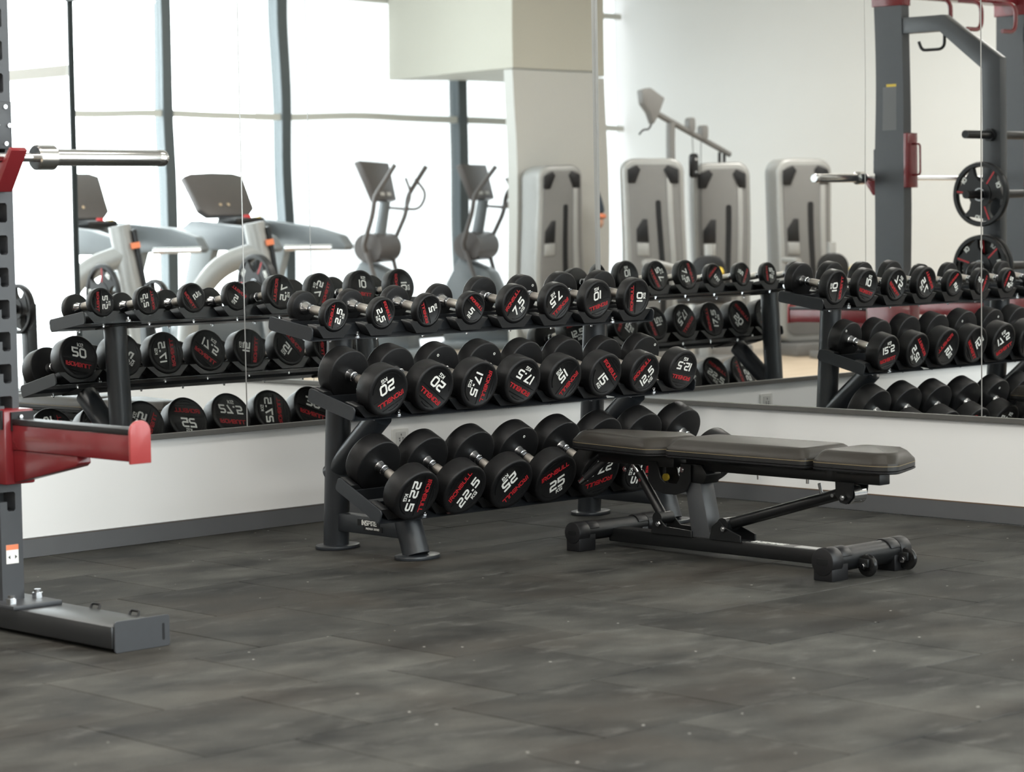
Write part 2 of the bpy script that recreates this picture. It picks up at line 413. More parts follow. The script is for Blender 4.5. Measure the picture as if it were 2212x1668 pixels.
# wall A (behind the rack) and its mirrors
wa = struct(MB().box((E_X-0.15, 0.0, -0.02), (0.15, 0.15, CEIL)).build('wall_back', WALL))
# wall B (right) as far as the side window
wb = struct(MB().box((0.0, -4.03, -0.02), (0.15, 0.0, CEIL), TB).build('wall_right', WALL))
struct(MB().box((E_X-0.15, F_Y-0.15, -0.02), (E_X, 0.0, CEIL)).build('wall_left', WALL))
struct(MB().box((E_X-0.15, F_Y-0.15, CEIL), (0.4, 0.15, CEIL+0.12)).build('ceiling', CEILM))

struct(MB().box((E_X, -0.012, 0), (-0.012, 0, 0.066)).box((E_X, -0.013, 0.066), (-0.013, 0, 0.069)).build('baseboard_back', BASE, bevel=0.001, seg=1))
MB().box((E_X, -0.0125, 0.0655), (-0.013, -0.001, 0.0685)).build('edge_strip', BRN, bpy.data.objects['baseboard_back'])
struct(MB().box((-0.012, -4.03, 0), (0, -0.012, 0.068), TB).build('baseboard_right', BASE, bevel=0.001, seg=1))
MB().box((-0.0125, -4.03, 0.0655), (-0.001, -0.013, 0.0685), TB).build('edge_strip', BRN, bpy.data.objects['baseboard_right'])
struct(MB().box((E_X, F_Y, 0), (E_X+0.015, 0, 0.1)).build('baseboard_left', mat('blue_grey_skirting', (0.10, 0.14, 0.18), 0.5)))

# mirrors: trim_1 on wall A, trim_2 on wall B
fa = struct(MB().box((-5.78, -0.022, FR0), (-0.005, 0, FR1)).build('trim_1', FRM, bevel=0.0015, seg=1))
lean = Matrix.Translation((0, 0, 1.177)) @ Matrix.Rotation(-0.0026, 4, 'X') @ Matrix.Translation((0, 0, -1.177))
js = [-0.010, -1.9177, -3.84, -5.76]
for a, b in zip(js[1:], js[:-1]):
    MB().box((a+0.0025, -0.008, FR1), (b-0.0025, -0.003, MTOP), lean).build('mirror_panel', MIR, fa)
for j in js[1:-1]:
    MB().box((j-0.0025, -0.0085, FR1), (j+0.0025, -0.002, MTOP), lean).build('joint_bead', ALU, fa)
MB().box((-5.785, -0.022, FR0), (-5.76, 0, MTOP+0.02)).box((-5.785, -0.022, MTOP), (-0.005, 0, MTOP+0.02)).build('mirror_frame', FRM, fa)
fb = struct(MB().box((-0.022, -4.03, FR0), (0, -0.024, FR1), TB).build('trim_2', FRM, bevel=0.0015, seg=1))
js = [-0.012, -1.969, -4.005]
for a, b in zip(js[1:], js[:-1]):
    MB().box((-0.008, a+0.0025, FR1), (-0.003, b-0.0025, MTOP), TB).build('mirror_panel', MIR, fb)
MB().box((-0.0085, -1.9715, FR1), (-0.002, -1.9665, MTOP), TB).build('joint_bead', ALU, fb)
MB().box((-0.024, -4.014, FR0), (0, -4.005, MTOP+0.02), TB).box((-0.022, -4.03, MTOP), (0, -0.01, MTOP+0.02), TB).build('mirror_frame', mat('dark_mirror_frame', (0.05, 0.065, 0.07), 0.4), fb)
MB().box((-0.016, -0.016, FR1), (0.0, 0.0, MTOP)).build('corner_bead', ALU, fb)

# window wall (facing the rack) and side window
def window(name, a0, a1, c, axis, mull, trans, z0, z1, mw=0.11, end=None, label=None):
    """frame, posts, rails and a glass pane in each opening"""
    mb = MB(); d = 0.09
    def B(u0, u1, zz0, zz1, dep=d, o=0.0):
        if axis == 'x': return ((u0, c-dep-o, zz0), (u1, c-o, zz1))
        return ((c+o, u0, zz0), (c+dep+o, u1, zz1))
    mb.box(*B(a0, a1, z0, z0+0.07)); mb.box(*B(a0, a1, z1-0.07, z1))
    root = struct(mb.build(name, MUL, bevel=0.004, seg=1), label)
    us = [a0]+mull+[a1]
    for i, u in enumerate(us):
        if (axis == 'y' and i == len(us)-1) or (axis == 'x' and i == 0): continue
        hw = 0.02 if i == 0 else mw/2
        lo, hi = B(max(a0, u-hw), min(a1, u+hw), z0, z1, d+0.05, -0.02)
        MB().box(lo, hi).build('mullion', MUL, root, bevel=0.006, seg=1)
    zs = [z0+0.07]+trans+[z1-0.07]
    for z in trans: MB().box(*B(a0, a1, z-0.028, z+0.028, 0.05)).build('transom', TRS, root)
    for i in range(len(us)-1):
        for k in range(len(zs)-1):
            MB().box(*B(us[i]+mw/2, us[i+1]-mw/2, zs[k], zs[k+1], 0.008, 0.03)).build('pane', GLS, root)
    return root
window('window_1', E_X+0.05, 0.25, F_Y, 'x', [-9.9, -8.13, -6.065, -4.80, -2.9, -1.2], [2.12, 3.2], 0.08, CEIL, label='tall grey framed window wall facing the dumbbell rack')
window('window_2', F_Y+0.05, -4.08, 0.06, 'y', [-8.0, -6.0], [2.02], 0.08, CEIL, mw=0.10, label='side window beyond the end of the mirrors')

# bulkhead and the wall panel standing under it
struct(MB().box((-9.3, F_Y+0.02, 2.467), (-7.25, -8.4, CEIL)).build('wall_bulkhead', BEIGE))
struct(MB().box((-9.3, -8.52, 0), (-7.25, -8.405, 2.455)).build('wall_panel', mat('grey_panel_paint', (0.47, 0.47, 0.45), 0.6, noise=0.02)))

def ceiling_light(q, i):
    t = thing('ceiling_light', ['flat ceiling light panel nearest the mirror corner', 'flat ceiling light panel beside the side window', 'flat ceiling light panel above the squat rack barbell',
               'flat ceiling light panel over the middle of the rubber floor', 'flat ceiling light panel over the wood floor near the mirror wall', 'flat ceiling light panel over the wood floor, between pin tower and middle'][i], 'light', (q[0], q[1], CEIL), 0, 'ceiling light panels')
    MB().box((-0.63, -0.33, -0.03), (0.63, 0.33, 0)).build('light_frame', MUL, t)
    MB().box((-0.6, -0.3, -0.034), (0.6, 0.3, -0.03)).build('diffuser', LAMP, t)
for i, q in enumerate(CEIL_LIGHTS): ceiling_light(q, i)

# wall outlet
def outlet():
    t = thing('wall_outlet', 'white wall socket low on the wall behind the rack, between its uprights', 'socket', (-1.149, 0, 0.27))
    MB().prism(rrect(-0.043, -0.065, 0.043, 0.062, 0.006), -0.009, 0, 'y').build('cover_plate', PLW, t, bevel=0.0015, seg=1)
    MB().prism(rrect(-0.026, -0.052, 0.026, 0.050, 0.004), -0.012, -0.009, 'y').build('socket_face', PLG, t, bevel=0.001, seg=1)
    for zc in (0.026, -0.028):
        for dx, dz, w, h in ((0, 0.012, 0.0016, 0.004), (-0.009, -0.002, 0.0035, 0.0016), (0.009, -0.002, 0.0035, 0.0016), (-0.008, -0.011, 0.0016, 0.004), (0.008, -0.011, 0.0016, 0.004)):
            MB().box((dx-w, -0.0128, zc+dz-h), (dx+w, -0.0119, zc+dz+h)).build('slot', BLK, t)
outlet()

# ------------------------------------------------------------------ dumbbell rack
XL, XR = -2.028, -0.737
def up_y(z): return -0.650-(z-0.01)*0.0575      # uprights lean slightly forward
SX0, SX1 = -2.249, -0.528
TIERS = [((-0.806, 0.7526), math.radians(8.65), 0.226), ((-1.018, 0.487), math.radians(14.0), 0.235), ((-1.1405, 0.1464), math.radians(24.9), 0.235)]
WT = {2.5: (0.057, .033), 5: (0.060, .036), 7.5: (0.0725, .042), 10: (0.075, .046), 12.5: (0.079, .063), 15: (0.084, .066), 17.5: (0.087, .067), 20: (0.088, .070), 22.5: (0.094, .072), 25: (0.096, .072), 27.5: (0.097, .076), 30: (0.098, .078)}
ROWS = [
 [2.5, 2.5, 5, 5, 7.5, 7.5, 10, 10],
 [20, 20, 17.5, 17.5, 15, 15, 12.5, 12.5],
 [22.5, 22.5, 25, 25, 27.5, 27.5, 30, 30]]
X0S = [(-2.142, 0.2168), (-2.131, 0.2130), (-2.144, 0.2200)]
UF = [0.0064, -0.026, -0.035]     # front face position along the shelf depth
VC = [lambda r: 0.082+(r-0.057)*0.65, lambda r: 0.102+(r-0.088)*0.8, lambda r: 0.115+(r-0.095)*0.8]
FRONT = [
 [(190, 610), (50, -165), (-40, 190), (100, -115), (125, 205), (-145, -165), (-160, -65), (10, 215)],
 [(-205, -145), (-145, 140), (-95, -270), (-165, 100), (-165, -210), (105, -165), (140, 175), (-150, 30)],
 [(-85, -225), (155, 205), (-170, -175), (190, 120), (-170, -60), (-60, -200), (100, 20), (100, -60)]]
REARB = [
 [(1, -.1), (-1, -.1), (.7, .7), (-.4, -.9), (.9, -.3), (-.8, .5), (0, 1), (1, -.1)],
 [(0, 1), (.5, -.5), (-1, 0), (.4, .9), (-.95, .3), (-.6, -.8), (1, -.1), (0, -1)],
 [(-1, 0), (.6, -.6), (-.8, .5), (.2, -1), (-.2, 1), (-1, .2), (0, 1), (1, 0)]]
FRONT[0][0] = (40, 185)

rack = thing('dumbbell_rack', 'black three-tier dumbbell rack on oval feet standing in the mirrored corner', 'rack', ((XL+XR)/2, -0.85, 0))
RO = rack.location.copy()
def rbuild(mb, name, m, parent=None, **k):
    """rack part given in world coordinates"""
    mb.v = [p-RO for p in mb.v]
    return mb.build(name, m, parent or rack, **k)
for X in (XL, XR):
    rbuild(MB().cyl((X, up_y(0.01), 0.012), (X, up_y(0.765), 0.765), 0.0455, n=40), 'upright', RACK)
    rbuild(MB().cyl((X, -0.642, 0.262), (X, -0.905, 0.487), 0.0435, n=36), 'brace', RACK)
    rbuild(MB().cyl((X, -1.078, 0.012), (X, -1.030, 0.150), 0.047, 0.047, n=40), 'front_leg', RACK)
    rbuild(MB().box((X-0.024, -1.05, 0.066), (X+0.024, -0.67, 0.130)), 'base_beam', RACK, bevel=0.004)
    for cy in (-0.655, -1.080):
        pl = [(X+0.084*math.cos(a)*(1 if math.cos(a) < 0 else 1.08), cy+0.066*math.sin(a)) for a in [2*PI*i/40 for i in range(40)]]
        rbuild(MB().prism(pl, 0.0, 0.014, 'z'), 'foot_plate', RACK, bevel=0.003)
# name plate on the left base beam
pp = MB().box((XL-0.0262, -0.915, 0.096), (XL-0.0242, -0.80, 0.118)).box((XL-0.0262, -0.93, 0.079), (XL-0.0242, -0.83, 0.096))
badge = rbuild(pp, 'name_plate', BLK)
TL = Matrix.Translation(Vector((XL-0.0262, -0.862, 0.107))-RO) @ Matrix.Rotation(-PI/2, 4, 'Z')
text(MB(), 'INSPIRE', 0.014, 0.0, 0, 0, th=0.26, wx=0.95, gap=0.30, slant=0, T=TL).build('plate_lettering', WHT, badge)
TL2 = Matrix.Translation(Vector((XL-0.0262, -0.880, 0.0875))-RO) @ Matrix.Rotation(-PI/2, 4, 'Z')
text(MB(), 'PREMIUM BRAND', 0.0062, 0, 0, 0, th=0.2, wx=0.8, gap=0.32, slant=0, T=TL2).build('plate_lettering', WHT, badge)

bolt_me = MB().cyl((0, 0, -0.012), (0, 0, 0), 0.0042, n=8).cyl((0, 0, -0.006), (0, 0, -0.002), 0.0075, n=6).mesh('bolt', CHR)
bigbolt_me = MB().cyl((0, 0, 0), (0, 0, 0.020), 0.0055, n=10).cyl((0, 0, 0.002), (0, 0, 0.010), 0.0105, n=6).cyl((0, 0, 0), (0, 0, 0.003), 0.0125, n=16).mesh('bolt', CHR)
sadl_me = {}
def saddle(r, vc, t, tier):
    key = (r, tier)
    if key not in sadl_me:
        R = r+0.0015; top = 0.046
        pts = []
        dx = math.sqrt(max(0.0004, R*R-(vc-top)**2)); wt = min(0.104, dx+0.034); wb = min(dx*0.98, 0.056)
        a0 = math.atan2(top-vc, dx); a1 = -PI-a0
        pts = [(-wt, top), (-wb, 0.003), (wb, 0.003), (wt, top)]
        k = 14
        for i in range(k+1):
            a = a0+(a1-a0)*i/k; pts.append((R*math.cos(a), vc+R*math.sin(a)))
        pts = [(x, z) for x, z in pts]
        mb = MB(); n = len(pts)
        # front plate polygon as strips so the concave outline fills well
        lo = []; up_ = pts[4:][::-1]         # from left to right along the arc
        up_ = [pts[0]]+up_+[pts[3]]
        def low(x):
            if x < -wb: return top+(0.003-top)*(x+wt)/(wt-wb)
            if x > wb: return 0.003+(top-0.003)*(x-wb)/(wt-wb)
            return 0.003
        xs = sorted(set([round(p[0], 5) for p in up_]+[-wb, wb]))
        def upz(x):
            if abs(x) >= dx: return top
            return min(top, vc-math.sqrt(max(0, R*R-x*x)))
        L = max(0.05, t*0.85); y0, y1 = 0.0, L
        for a, b in zip(xs[:-1], xs[1:]):
            z = [low(a), low(b), upz(b), upz(a)]
            vs = [(a, y0, z[0]), (b, y0, z[1]), (b, y0, max(z[2], z[1])), (a, y0, max(z[3], z[0])), (a, y1, z[0]), (b, y1, z[1]), (b, y1, max(z[2], z[1])), (a, y1, max(z[3], z[0]))]
            mb.add(vs, [(0, 1, 2, 3), (5, 4, 7, 6), (0, 4, 5, 1), (3, 2, 6, 7)])
        me = mb.mesh('saddle', SADL, sharp=40)
        bm = bmesh.new(); bm.from_mesh(me); bmesh.ops.remove_doubles(bm, verts=bm.verts, dist=1e-5); bmesh.ops.dissolve_degenerate(bm, edges=bm.edges, dist=1e-6); bm.to_mesh(me); bm.free()
        sadl_me[key] = me
    return sadl_me[key]
for ti, ((fy, fz), al, D) in enumerate(TIERS):
    T = Matrix.Translation((0, fy, fz)) @ Matrix.Rotation(al, 4, 'X')
    mb = MB()
    # two long angle rails: front and rear, each a flange with an upright web behind it
    mb.box((SX0, 0.0, -0.003), (SX1, 0.075, 0.0), T); mb.box((SX0, 0.072, -0.003), (SX1, 0.076, 0.040), T)
    mb.box((SX0, D-0.075, -0.003), (SX1, D, 0.0), T); mb.box((SX0, D-0.077, -0.003), (SX1, D-0.073, 0.040), T)
    tray = rbuild(mb, 'tier_shelf', mat('shelf_rail_paint', (0.017, 0.019, 0.022), 0.33, noise=0.1, nscale=60, bump=0.1, bscale=900))
    for X, s in ((SX0, -1), (SX1, 1)):
        pl = []
        for (a, b) in rrect(-0.002, -0.003, D+0.012, 0.046, 0.014): pl.append((a, b))
        e = MB().prism([(p[0], p[1]) for p in pl], X-0.003, X+0.003, 'x', T)
        rbuild(e, 'end_plate', RACK, tray, bevel=0.0012, seg=1)
    for X in (XL, XR):
        yc = up_y(fz) if ti < 2 else -1.03
        lo = fz-0.009+(yc-fy)*math.tan(al) if ti == 0 else fz
        c = (yc-fy)/math.cos(al) if ti == 0 else (0.08 if ti == 1 else 0.10)
        rbuild(MB().box((X-0.055, c-0.06, -0.009), (X+0.085, c+0.06, -0.003), T), 'bracket', TRAY, tray, bevel=0.001, seg=1)
        for sy in (0.02, 0.055):
            pass
        b = link('bolt', bigbolt_me, tray); b.matrix_local = Matrix.Translation(-RO) @ T @ Matrix.Translation((X, 0.022, 0.0))
        b = link('bolt', bigbolt_me, tray); b.matrix_local = Matrix.Translation(-RO) @ T @ Matrix.Translation((X, D-0.022, 0.0))
    if ti == 1:
        st = rbuild(MB().prism([(-1.005, 0.006), (-0.965, 0.006), (-0.985, 0.034)], 0.0, 0.0008, 'z', T @ Matrix.Translation((0, 0, 0))), 'warning_sticker', WHT, tray)
    if ti == 2:
        rbuild(MB().box((-1.93, 0.008, 0.0), (-1.88, 0.03, 0.0008), T), 'warning_sticker', mat('pale_red_print', (0.55, 0.3, 0.28), 0.5), tray)
    x0, dx = X0S[ti]
    for i, w in enumerate(ROWS[ti]):
        r, t = WT[w]; vc = VC[ti](r); x = x0+i*dx
        me = saddle(r, vc, t, ti)
        for k, yo in enumerate((0.012, UF[ti]+2*t+0.14-0.006)):
            s = link('saddle', me, tray); s.matrix_local = Matrix.Translation(-RO) @ T @ Matrix.Translation((x, yo, 0)) @ Matrix.Rotation(0 if k == 0 else PI, 4, 'Z')
            b = link('bolt', bolt_me, tray); b.matrix_local = Matrix.Translation(-RO) @ T @ Matrix.Translation((x+0.002, 0.03 if k == 0 else D-0.03, -0.003))

# ------------------------------------------------------------------ dumbbells
def fmt(w): return ('%g' % w)
wm = {}
def weight_meshes(w):
    if w in wm: return wm[w]
    r, t = WT[w]
    b = 0.0045
    # outer face at y=0, head runs to y=t ; lathe around Y
    prof = [(0.0015, 0.001), (0.0015, r*0.82), (0.0000, r*0.845), (0.0, r-b*1.6), (0.0012, r-b*0.55), (b, r-0.0004), (b+0.002, r), (t-b, r), (t-b*0.4, r-b*0.3), (t-0.0006, r-b*0.9), (t, r-b*1.4), (t, 0.02)]
    mb = MB().lathe(prof, 56)
    # moulded band: two raised ribs across the face and an arc on the far side
    for zc in (0.10, 0.62):
        hw = math.sqrt(0.80**2-zc*zc)*r
        mb.box((-hw, -0.0004, zc*r-0.0009), (hw, 0.0016, zc*r+0.0009))
    for a0, a1 in ((1.25, 1.9), (3.5, 5.9)):
        n = 12
        for i in range(n):
            aa = a0+(a1-a0)*i/n; ab = a0+(a1-a0)*(i+1)/n
            q = []
            for rr, an in ((r*.765, aa), (r*.785, aa), (r*.785, ab), (r*.765, ab)): q.append((rr*math.cos(an), rr*math.sin(an)))
            mb.prism(q, -0.0002, 0.0016, 'y')
    head = mb.mesh('head', RUB, sharp=50)
    s = fmt(w); nh = 0.36*r if len(s) < 4 else 0.33*r
    num = MB(); text(num, s, nh, 0, -0.21*r, 0.0013, th=0.22, wx=1.0, gap=0.34, depth=0.0009); 
    text(num, 'KG', 0.14*r, 0.04*r, -0.56*r, 0.0013, th=0.2, wx=1.1, gap=0.34, depth=0.0009)
    numm = num.mesh('weight_number', WHT)
    br = MB(); text(br, 'IRONBULL', 0.165*r, 0, 0.36*r, 0.0013, th=0.19, wx=1.08, gap=0.32, depth=0.0009)
    brm = br.mesh('brand_lettering', RED)
    # handle along Y, origin at centre
    g = 0.07
    if w <= 5: hp = [(-g, 0.027), (-g+0.012, 0.024), (-g+0.026, 0.0165), (-g+0.03, 0.0150)]
    else: hp = [(-g, 0.0215), (-g+0.006, 0.0190), (-g+0.024, 0.0182), (-g+0.026, 0.0150)]
    q = hp[-1][0]
    for k in range(2):
        hp += [(q+0.002, 0.0138), (q+0.0025, 0.0168), (q+0.0065, 0.0168), (q+0.007, 0.0138)]; q += 0.0072
    hp += [(q+0.001, 0.0158)]
    hp = hp+[(-a, b_) for a, b_ in hp[::-1]]
    han = MB().lathe(hp, 28).mesh('handle', CHR, sharp=30)
    kn = MB().lathe([(-g+0.046, 0.0160), (-g+0.048, 0.0167), (g-0.048, 0.0167), (g-0.046, 0.0160)], 24).mesh('knurled_grip', KNU)
    ring = MB()
    rp = []
    n = 20
    for i in range(n):
        a = 2*PI*i/n; b2 = 2*PI*(i+1)/n
        ring.prism([(0.0028*math.cos(a), 0.0028*math.sin(a)), (0.005*math.cos(a), 0.005*math.sin(a)), (0.005*math.cos(b2), 0.005*math.sin(b2)), (0.0028*math.cos(b2), 0.0028*math.sin(b2))], t-0.0002, t+0.0008, 'y')
    rg = ring.mesh('ring_mark', WHT)
    wm[w] = (head, numm, brm, han, kn, rg); return wm[w]
ORD = ['first', 'second', 'third', 'fourth', 'fifth', 'sixth', 'seventh', 'eighth']
TIERN = ['top shelf', 'middle shelf', 'bottom shelf']
RINGS = {(0, 5): (0.55, 0.45), (1, 2): (-0.3, 0.6), (1, 3): (0.45, 0.5), (1, 7): (0.55, 0.55), (2, 3): (0.05, 0.62), (1, 0): (0.5, -0.6)}
def face_angle(dx, dy, al, rear=False):
    """turn of a head about its axis that lays its lettering along a direction seen from the camera side"""
    X = Vector((1, 0, 0)); V = Vector((0, math.sin(al) if rear else -math.sin(al), math.cos(al)))
    a, b, c, d = X.dot(rt), V.dot(rt), X.dot(up), V.dot(up)
    det = a*d-b*c; p = (d*dx-b*dy)/det; q = (-c*dx+a*dy)/det
    if rear: return math.atan2(-p, -q)
    return math.atan2(q, p)
for ti, ((fy, fz), al, D) in enumerate(TIERS):
    T = Matrix.Translation((0, fy, fz)) @ Matrix.Rotation(al, 4, 'X'); x0, dx = X0S[ti]
    for i, w in enumerate(ROWS[ti]):
        r, t = WT[w]; L = 2*t+0.14; head, numm, brm, han, kn, rg = weight_meshes(w)
        d = thing('dumbbell', '%s kg round black dumbbell, %s from the left on the rack\'s %s' % (fmt(w), ORD[i], TIERN[ti]), 'dumbbell', group='dumbbells on the '+TIERN[ti])
        d.matrix_world = T @ Matrix.Translation((x0+i*dx, UF[ti]+L/2, VC[ti](r)))
        hb = link('handle', han, d); link('knurled_grip', kn, hb)
        a = face_angle(*FRONT[ti][i], al)
        hf = link('head', head, d, (0, -L/2, 0), (0, -a, 0))
        link('weight_number', numm, hf); link('brand_lettering', brm, hf)
        a2 = face_angle(*REARB[ti][i], al, True)
        hr = link('head', head, d, (0, L/2, 0)); hr.rotation_mode = 'XYZ'
        hr.matrix_local = Matrix.Translation((0, L/2, 0)) @ Matrix.Rotation(PI, 4, 'Z') @ Matrix.Rotation(-a2, 4, 'Y')
        link('weight_number', numm, hr); link('brand_lettering', brm, hr)
        if (ti, i) in RINGS:
            cx, cz = RINGS[(ti, i)]
            ro = link('ring_mark', rg, d); ro.matrix_local = Matrix.Translation((cx*r, L/2, cz*r)) @ Matrix.Rotation(PI, 4, 'Z')

# ------------------------------------------------------------------ adjustable bench
XB = -1.35
bench = thing('weight_bench', 'flat black adjustable bench with brown-black vinyl pads and two rear wheels', 'bench', (XB, -1.95, 0))
BO = bench.location.copy()
def bb(mb, name, m, parent=None, **k):
    mb.v = [p-BO for p in mb.v]
    return mb.build(name, m, parent or bench, **k)
bb(MB().box((XB-0.033, -2.46, 0.020), (XB+0.033, -1.375, 0.068)), 'base_beam', BENCH, bevel=0.005)
for yc, r, nm in ((-1.365, 0.0355, 'rear'), (-2.478, 0.042, 'front')):
    zc = 0.014+0.02+r*0.95 if nm == 'front' else 0.066
    zc = 0.062 if nm == 'front' else 0.064
    ft = bb(MB().cyl((XB-0.185, yc, zc), (XB+0.185, yc, zc), r*0.93, n=36), 'cross_foot', BENCH)
    for s in (-1, 1):
        mb = MB(); xa = XB+s*0.205; xb = XB+s*0.150
        mb.cyl((xa, yc, zc), (xb, yc, zc), r*1.06, n=36)
        # upper tongue of the cap
        pl = []
        for k in range(9):
            a = math.radians(20+140*k/8); pl.append((yc+r*1.05*math.cos(a), zc+r*1.05*math.sin(a)))
        for k in range(8, -1, -1):
            a = math.radians(20+140*k/8); pl.append((yc+r*0.9*math.cos(a), zc+r*0.9*math.sin(a)))
        mb.prism(pl, min(xb, xb-s*0.05), max(xb, xb-s*0.05), 'x')
        mb.box((min(xa-s*0.003, xa-s*0.085), yc-r*0.9, 0.0), (max(xa-s*0.003, xa-s*0.085), yc+r*0.9, zc-r*0.15))
        cp = bb(mb, 'foot_cap', BLK, ft, bevel=0.003)
        bb(MB().prism(rrect(yc-r*.5, zc-r*.22, yc+r*.5, zc+r*.22, 0.004), min(xa, xa+s*0.0012), max(xa, xa+s*0.0012), 'x'), 'cap_badge', BENCH, ft)
# wheels on brackets at the front foot
for wx in (-1.412, -1.205):
    br = bb(MB().box((wx-0.006, -2.552, 0.035), (wx+0.004, -2.48, 0.062)), 'wheel_bracket', BENCH, bevel=0.002)
    Tw = Matrix.Translation((wx+0.018, -2.534, 0.039)) @ Matrix.Rotation(PI/2, 4, 'Z')
    wh = bb(MB().lathe([(-0.010, 0.012), (-0.011, 0.024), (-0.008, 0.034), (0, 0.037), (0.008, 0.034), (0.011, 0.024), (0.010, 0.012)], 30, Tw), 'wheel', mat('glossy_black_wheel', (0.01, 0.01, 0.01), 0.15, noise=0.3, nscale=80), None)
    bb(MB().cyl((wx-0.013, -2.534, 0.039), (wx+0.02, -2.534, 0.039), 0.007, n=10).cyl((wx-0.011, -2.534, 0.039), (wx-0.006, -2.534, 0.039), 0.0115, n=6), 'axle_bolt', CHR, wh)
# seat post (rectangular tube, slightly raked)
mb = MB(); w = 0.034
vs = []
for (y0, y1, z) in ((-1.770, -1.857, 0.066), (-1.738, -1.810, 0.262)):
    vs += [(XB-w, y1, z), (XB+w, y1, z), (XB+w, y0, z), (XB-w, y0, z)]
mb.add(vs, [(3, 2, 1, 0), (4, 5, 6, 7), (0, 1, 5, 4), (1, 2, 6, 5), (2, 3, 7, 6), (3, 0, 4, 7)])
bb(mb, 'post', mat('bench_grey_steel', (0.05, 0.053, 0.057), 0.4, noise=0.08), bevel=0.005)
bb(MB().prism([(-1.73, 0.255), (-1.83, 0.252), (-1.845, 0.285), (-1.82, 0.318), (-1.73, 0.318)], XB-0.038, XB+0.038, 'x'), 'pivot_bracket', BENCH, bevel=0.004)
# U shaped hook bracket, two cheeks
U = [(y-0.045, z) for y, z in [(-1.540, 0.318), (-1.538, 0.25), (-1.565, 0.218), (-1.61, 0.208), (-1.665, 0.208), (-1.712, 0.222), (-1.735, 0.26), (-1.735, 0.318), (-1.690, 0.318), (-1.683, 0.262), (-1.67, 0.246), (-1.62, 0.246), (-1.597, 0.262), (-1.580, 0.318)]]
for s in (-1, 1):
    bb(MB().prism(U, XB+s*0.046-0.003, XB+s*0.046+0.003, 'x'), 'hook_bracket', BENCH, bevel=0.001, seg=1)
# struts
def strut(p0, p1, r, nm):
    st = bb(MB().cyl(p0, p1, r, n=24), nm, BENCH)
    a = Vector(p0); b = Vector(p1); d = (b-a).normalized()
    bb(MB().cyl(a-d*0.055, a+d*0.0, r*0.78, n=20), 'chrome_rod', CHR, st)
    bb(MB().cyl(a+d*0.03-Vector((r+0.001, 0, 0)), a+d*0.03-Vector((r-0.004, 0, 0)), 0.006, n=12), 'slot_insert', CHR, st)
    bb(MB().cyl(b-Vector((0.034, 0, 0)), b+Vector((0.034, 0, 0)), r*1.25, n=24), 'collar', BENCH, st)
    return st
strut((XB, -1.497, 0.268), (XB, -1.610, 0.118), 0.0175, 'seat_strut')
strut((XB, -2.40, 0.258), (XB, -1.910, 0.118), 0.0195, 'back_strut')
for (y0, y1, z1) in ((-1.585, -1.775, 0.094), (-1.855, -1.995, 0.112)):
    for s in (-1, 1):
        pl = [(y0, 0.066), (y0-0.012, z1+0.02 if y0 > -1.7 else z1), (y0-0.045, z1+0.022), (y0-0.07, z1), (y1, 0.088), (y1, 0.066)]
        bb(MB().prism(pl, XB+s*0.038-0.003, XB+s*0.038+0.003, 'x'), 'pivot_plate', BENCH, bevel=0.001, seg=1)
def cbolt(y, z, x=-0.044, r=0.0095):
    o = bb(MB().cyl((XB+x-0.006, y, z), (XB+x, y, z), r, n=6).cyl((XB+x-0.010, y, z), (XB+x-0.004, y, z), r*0.5, n=10), 'bolt', CHR)
for y, z in ((-1.628, 0.102), (-1.926, 0.108), (-1.475, 0.283), (-1.745, 0.297), (-2.438, 0.250)): cbolt(y, z, -0.047)
# back knuckle
bb(MB().cyl((XB-0.032, -2.445, 0.258), (XB+0.032, -2.445, 0.258), 0.030, n=32), 'knuckle', CHR)
for s in (-1, 1):
    bb(MB().prism([(-2.40, 0.300), (-2.402, 0.255), (-2.42, 0.232), (-2.445, 0.228), (-2.468, 0.25), (-2.475, 0.300)], XB+s*0.038-0.003, XB+s*0.038+0.003, 'x'), 'knuckle_cheek', BENCH, bevel=0.001, seg=1)
bb(MB().cyl((XB-0.005, -2.315, 0.252), (XB-0.012, -2.312, 0.285), 0.006, n=12), 'release_pin', CHR)
bb(MB().cyl((XB+0.02, -1.600, 0.256), (XB+0.03, -1.600, 0.256), 0.013, n=20), 'orange_knob', YEL)
# seat adjuster lever
bb(MB().cyl((XB-0.02, -1.37, 0.315), (XB-0.06, -1.29, 0.240), 0.013, n=16), 'lever', BLK)
bb(MB().cyl((XB-0.06, -1.29, 0.240), (XB-0.068, -1.272, 0.224), 0.0145, 0.012, n=16), 'lever_tip', CHR)
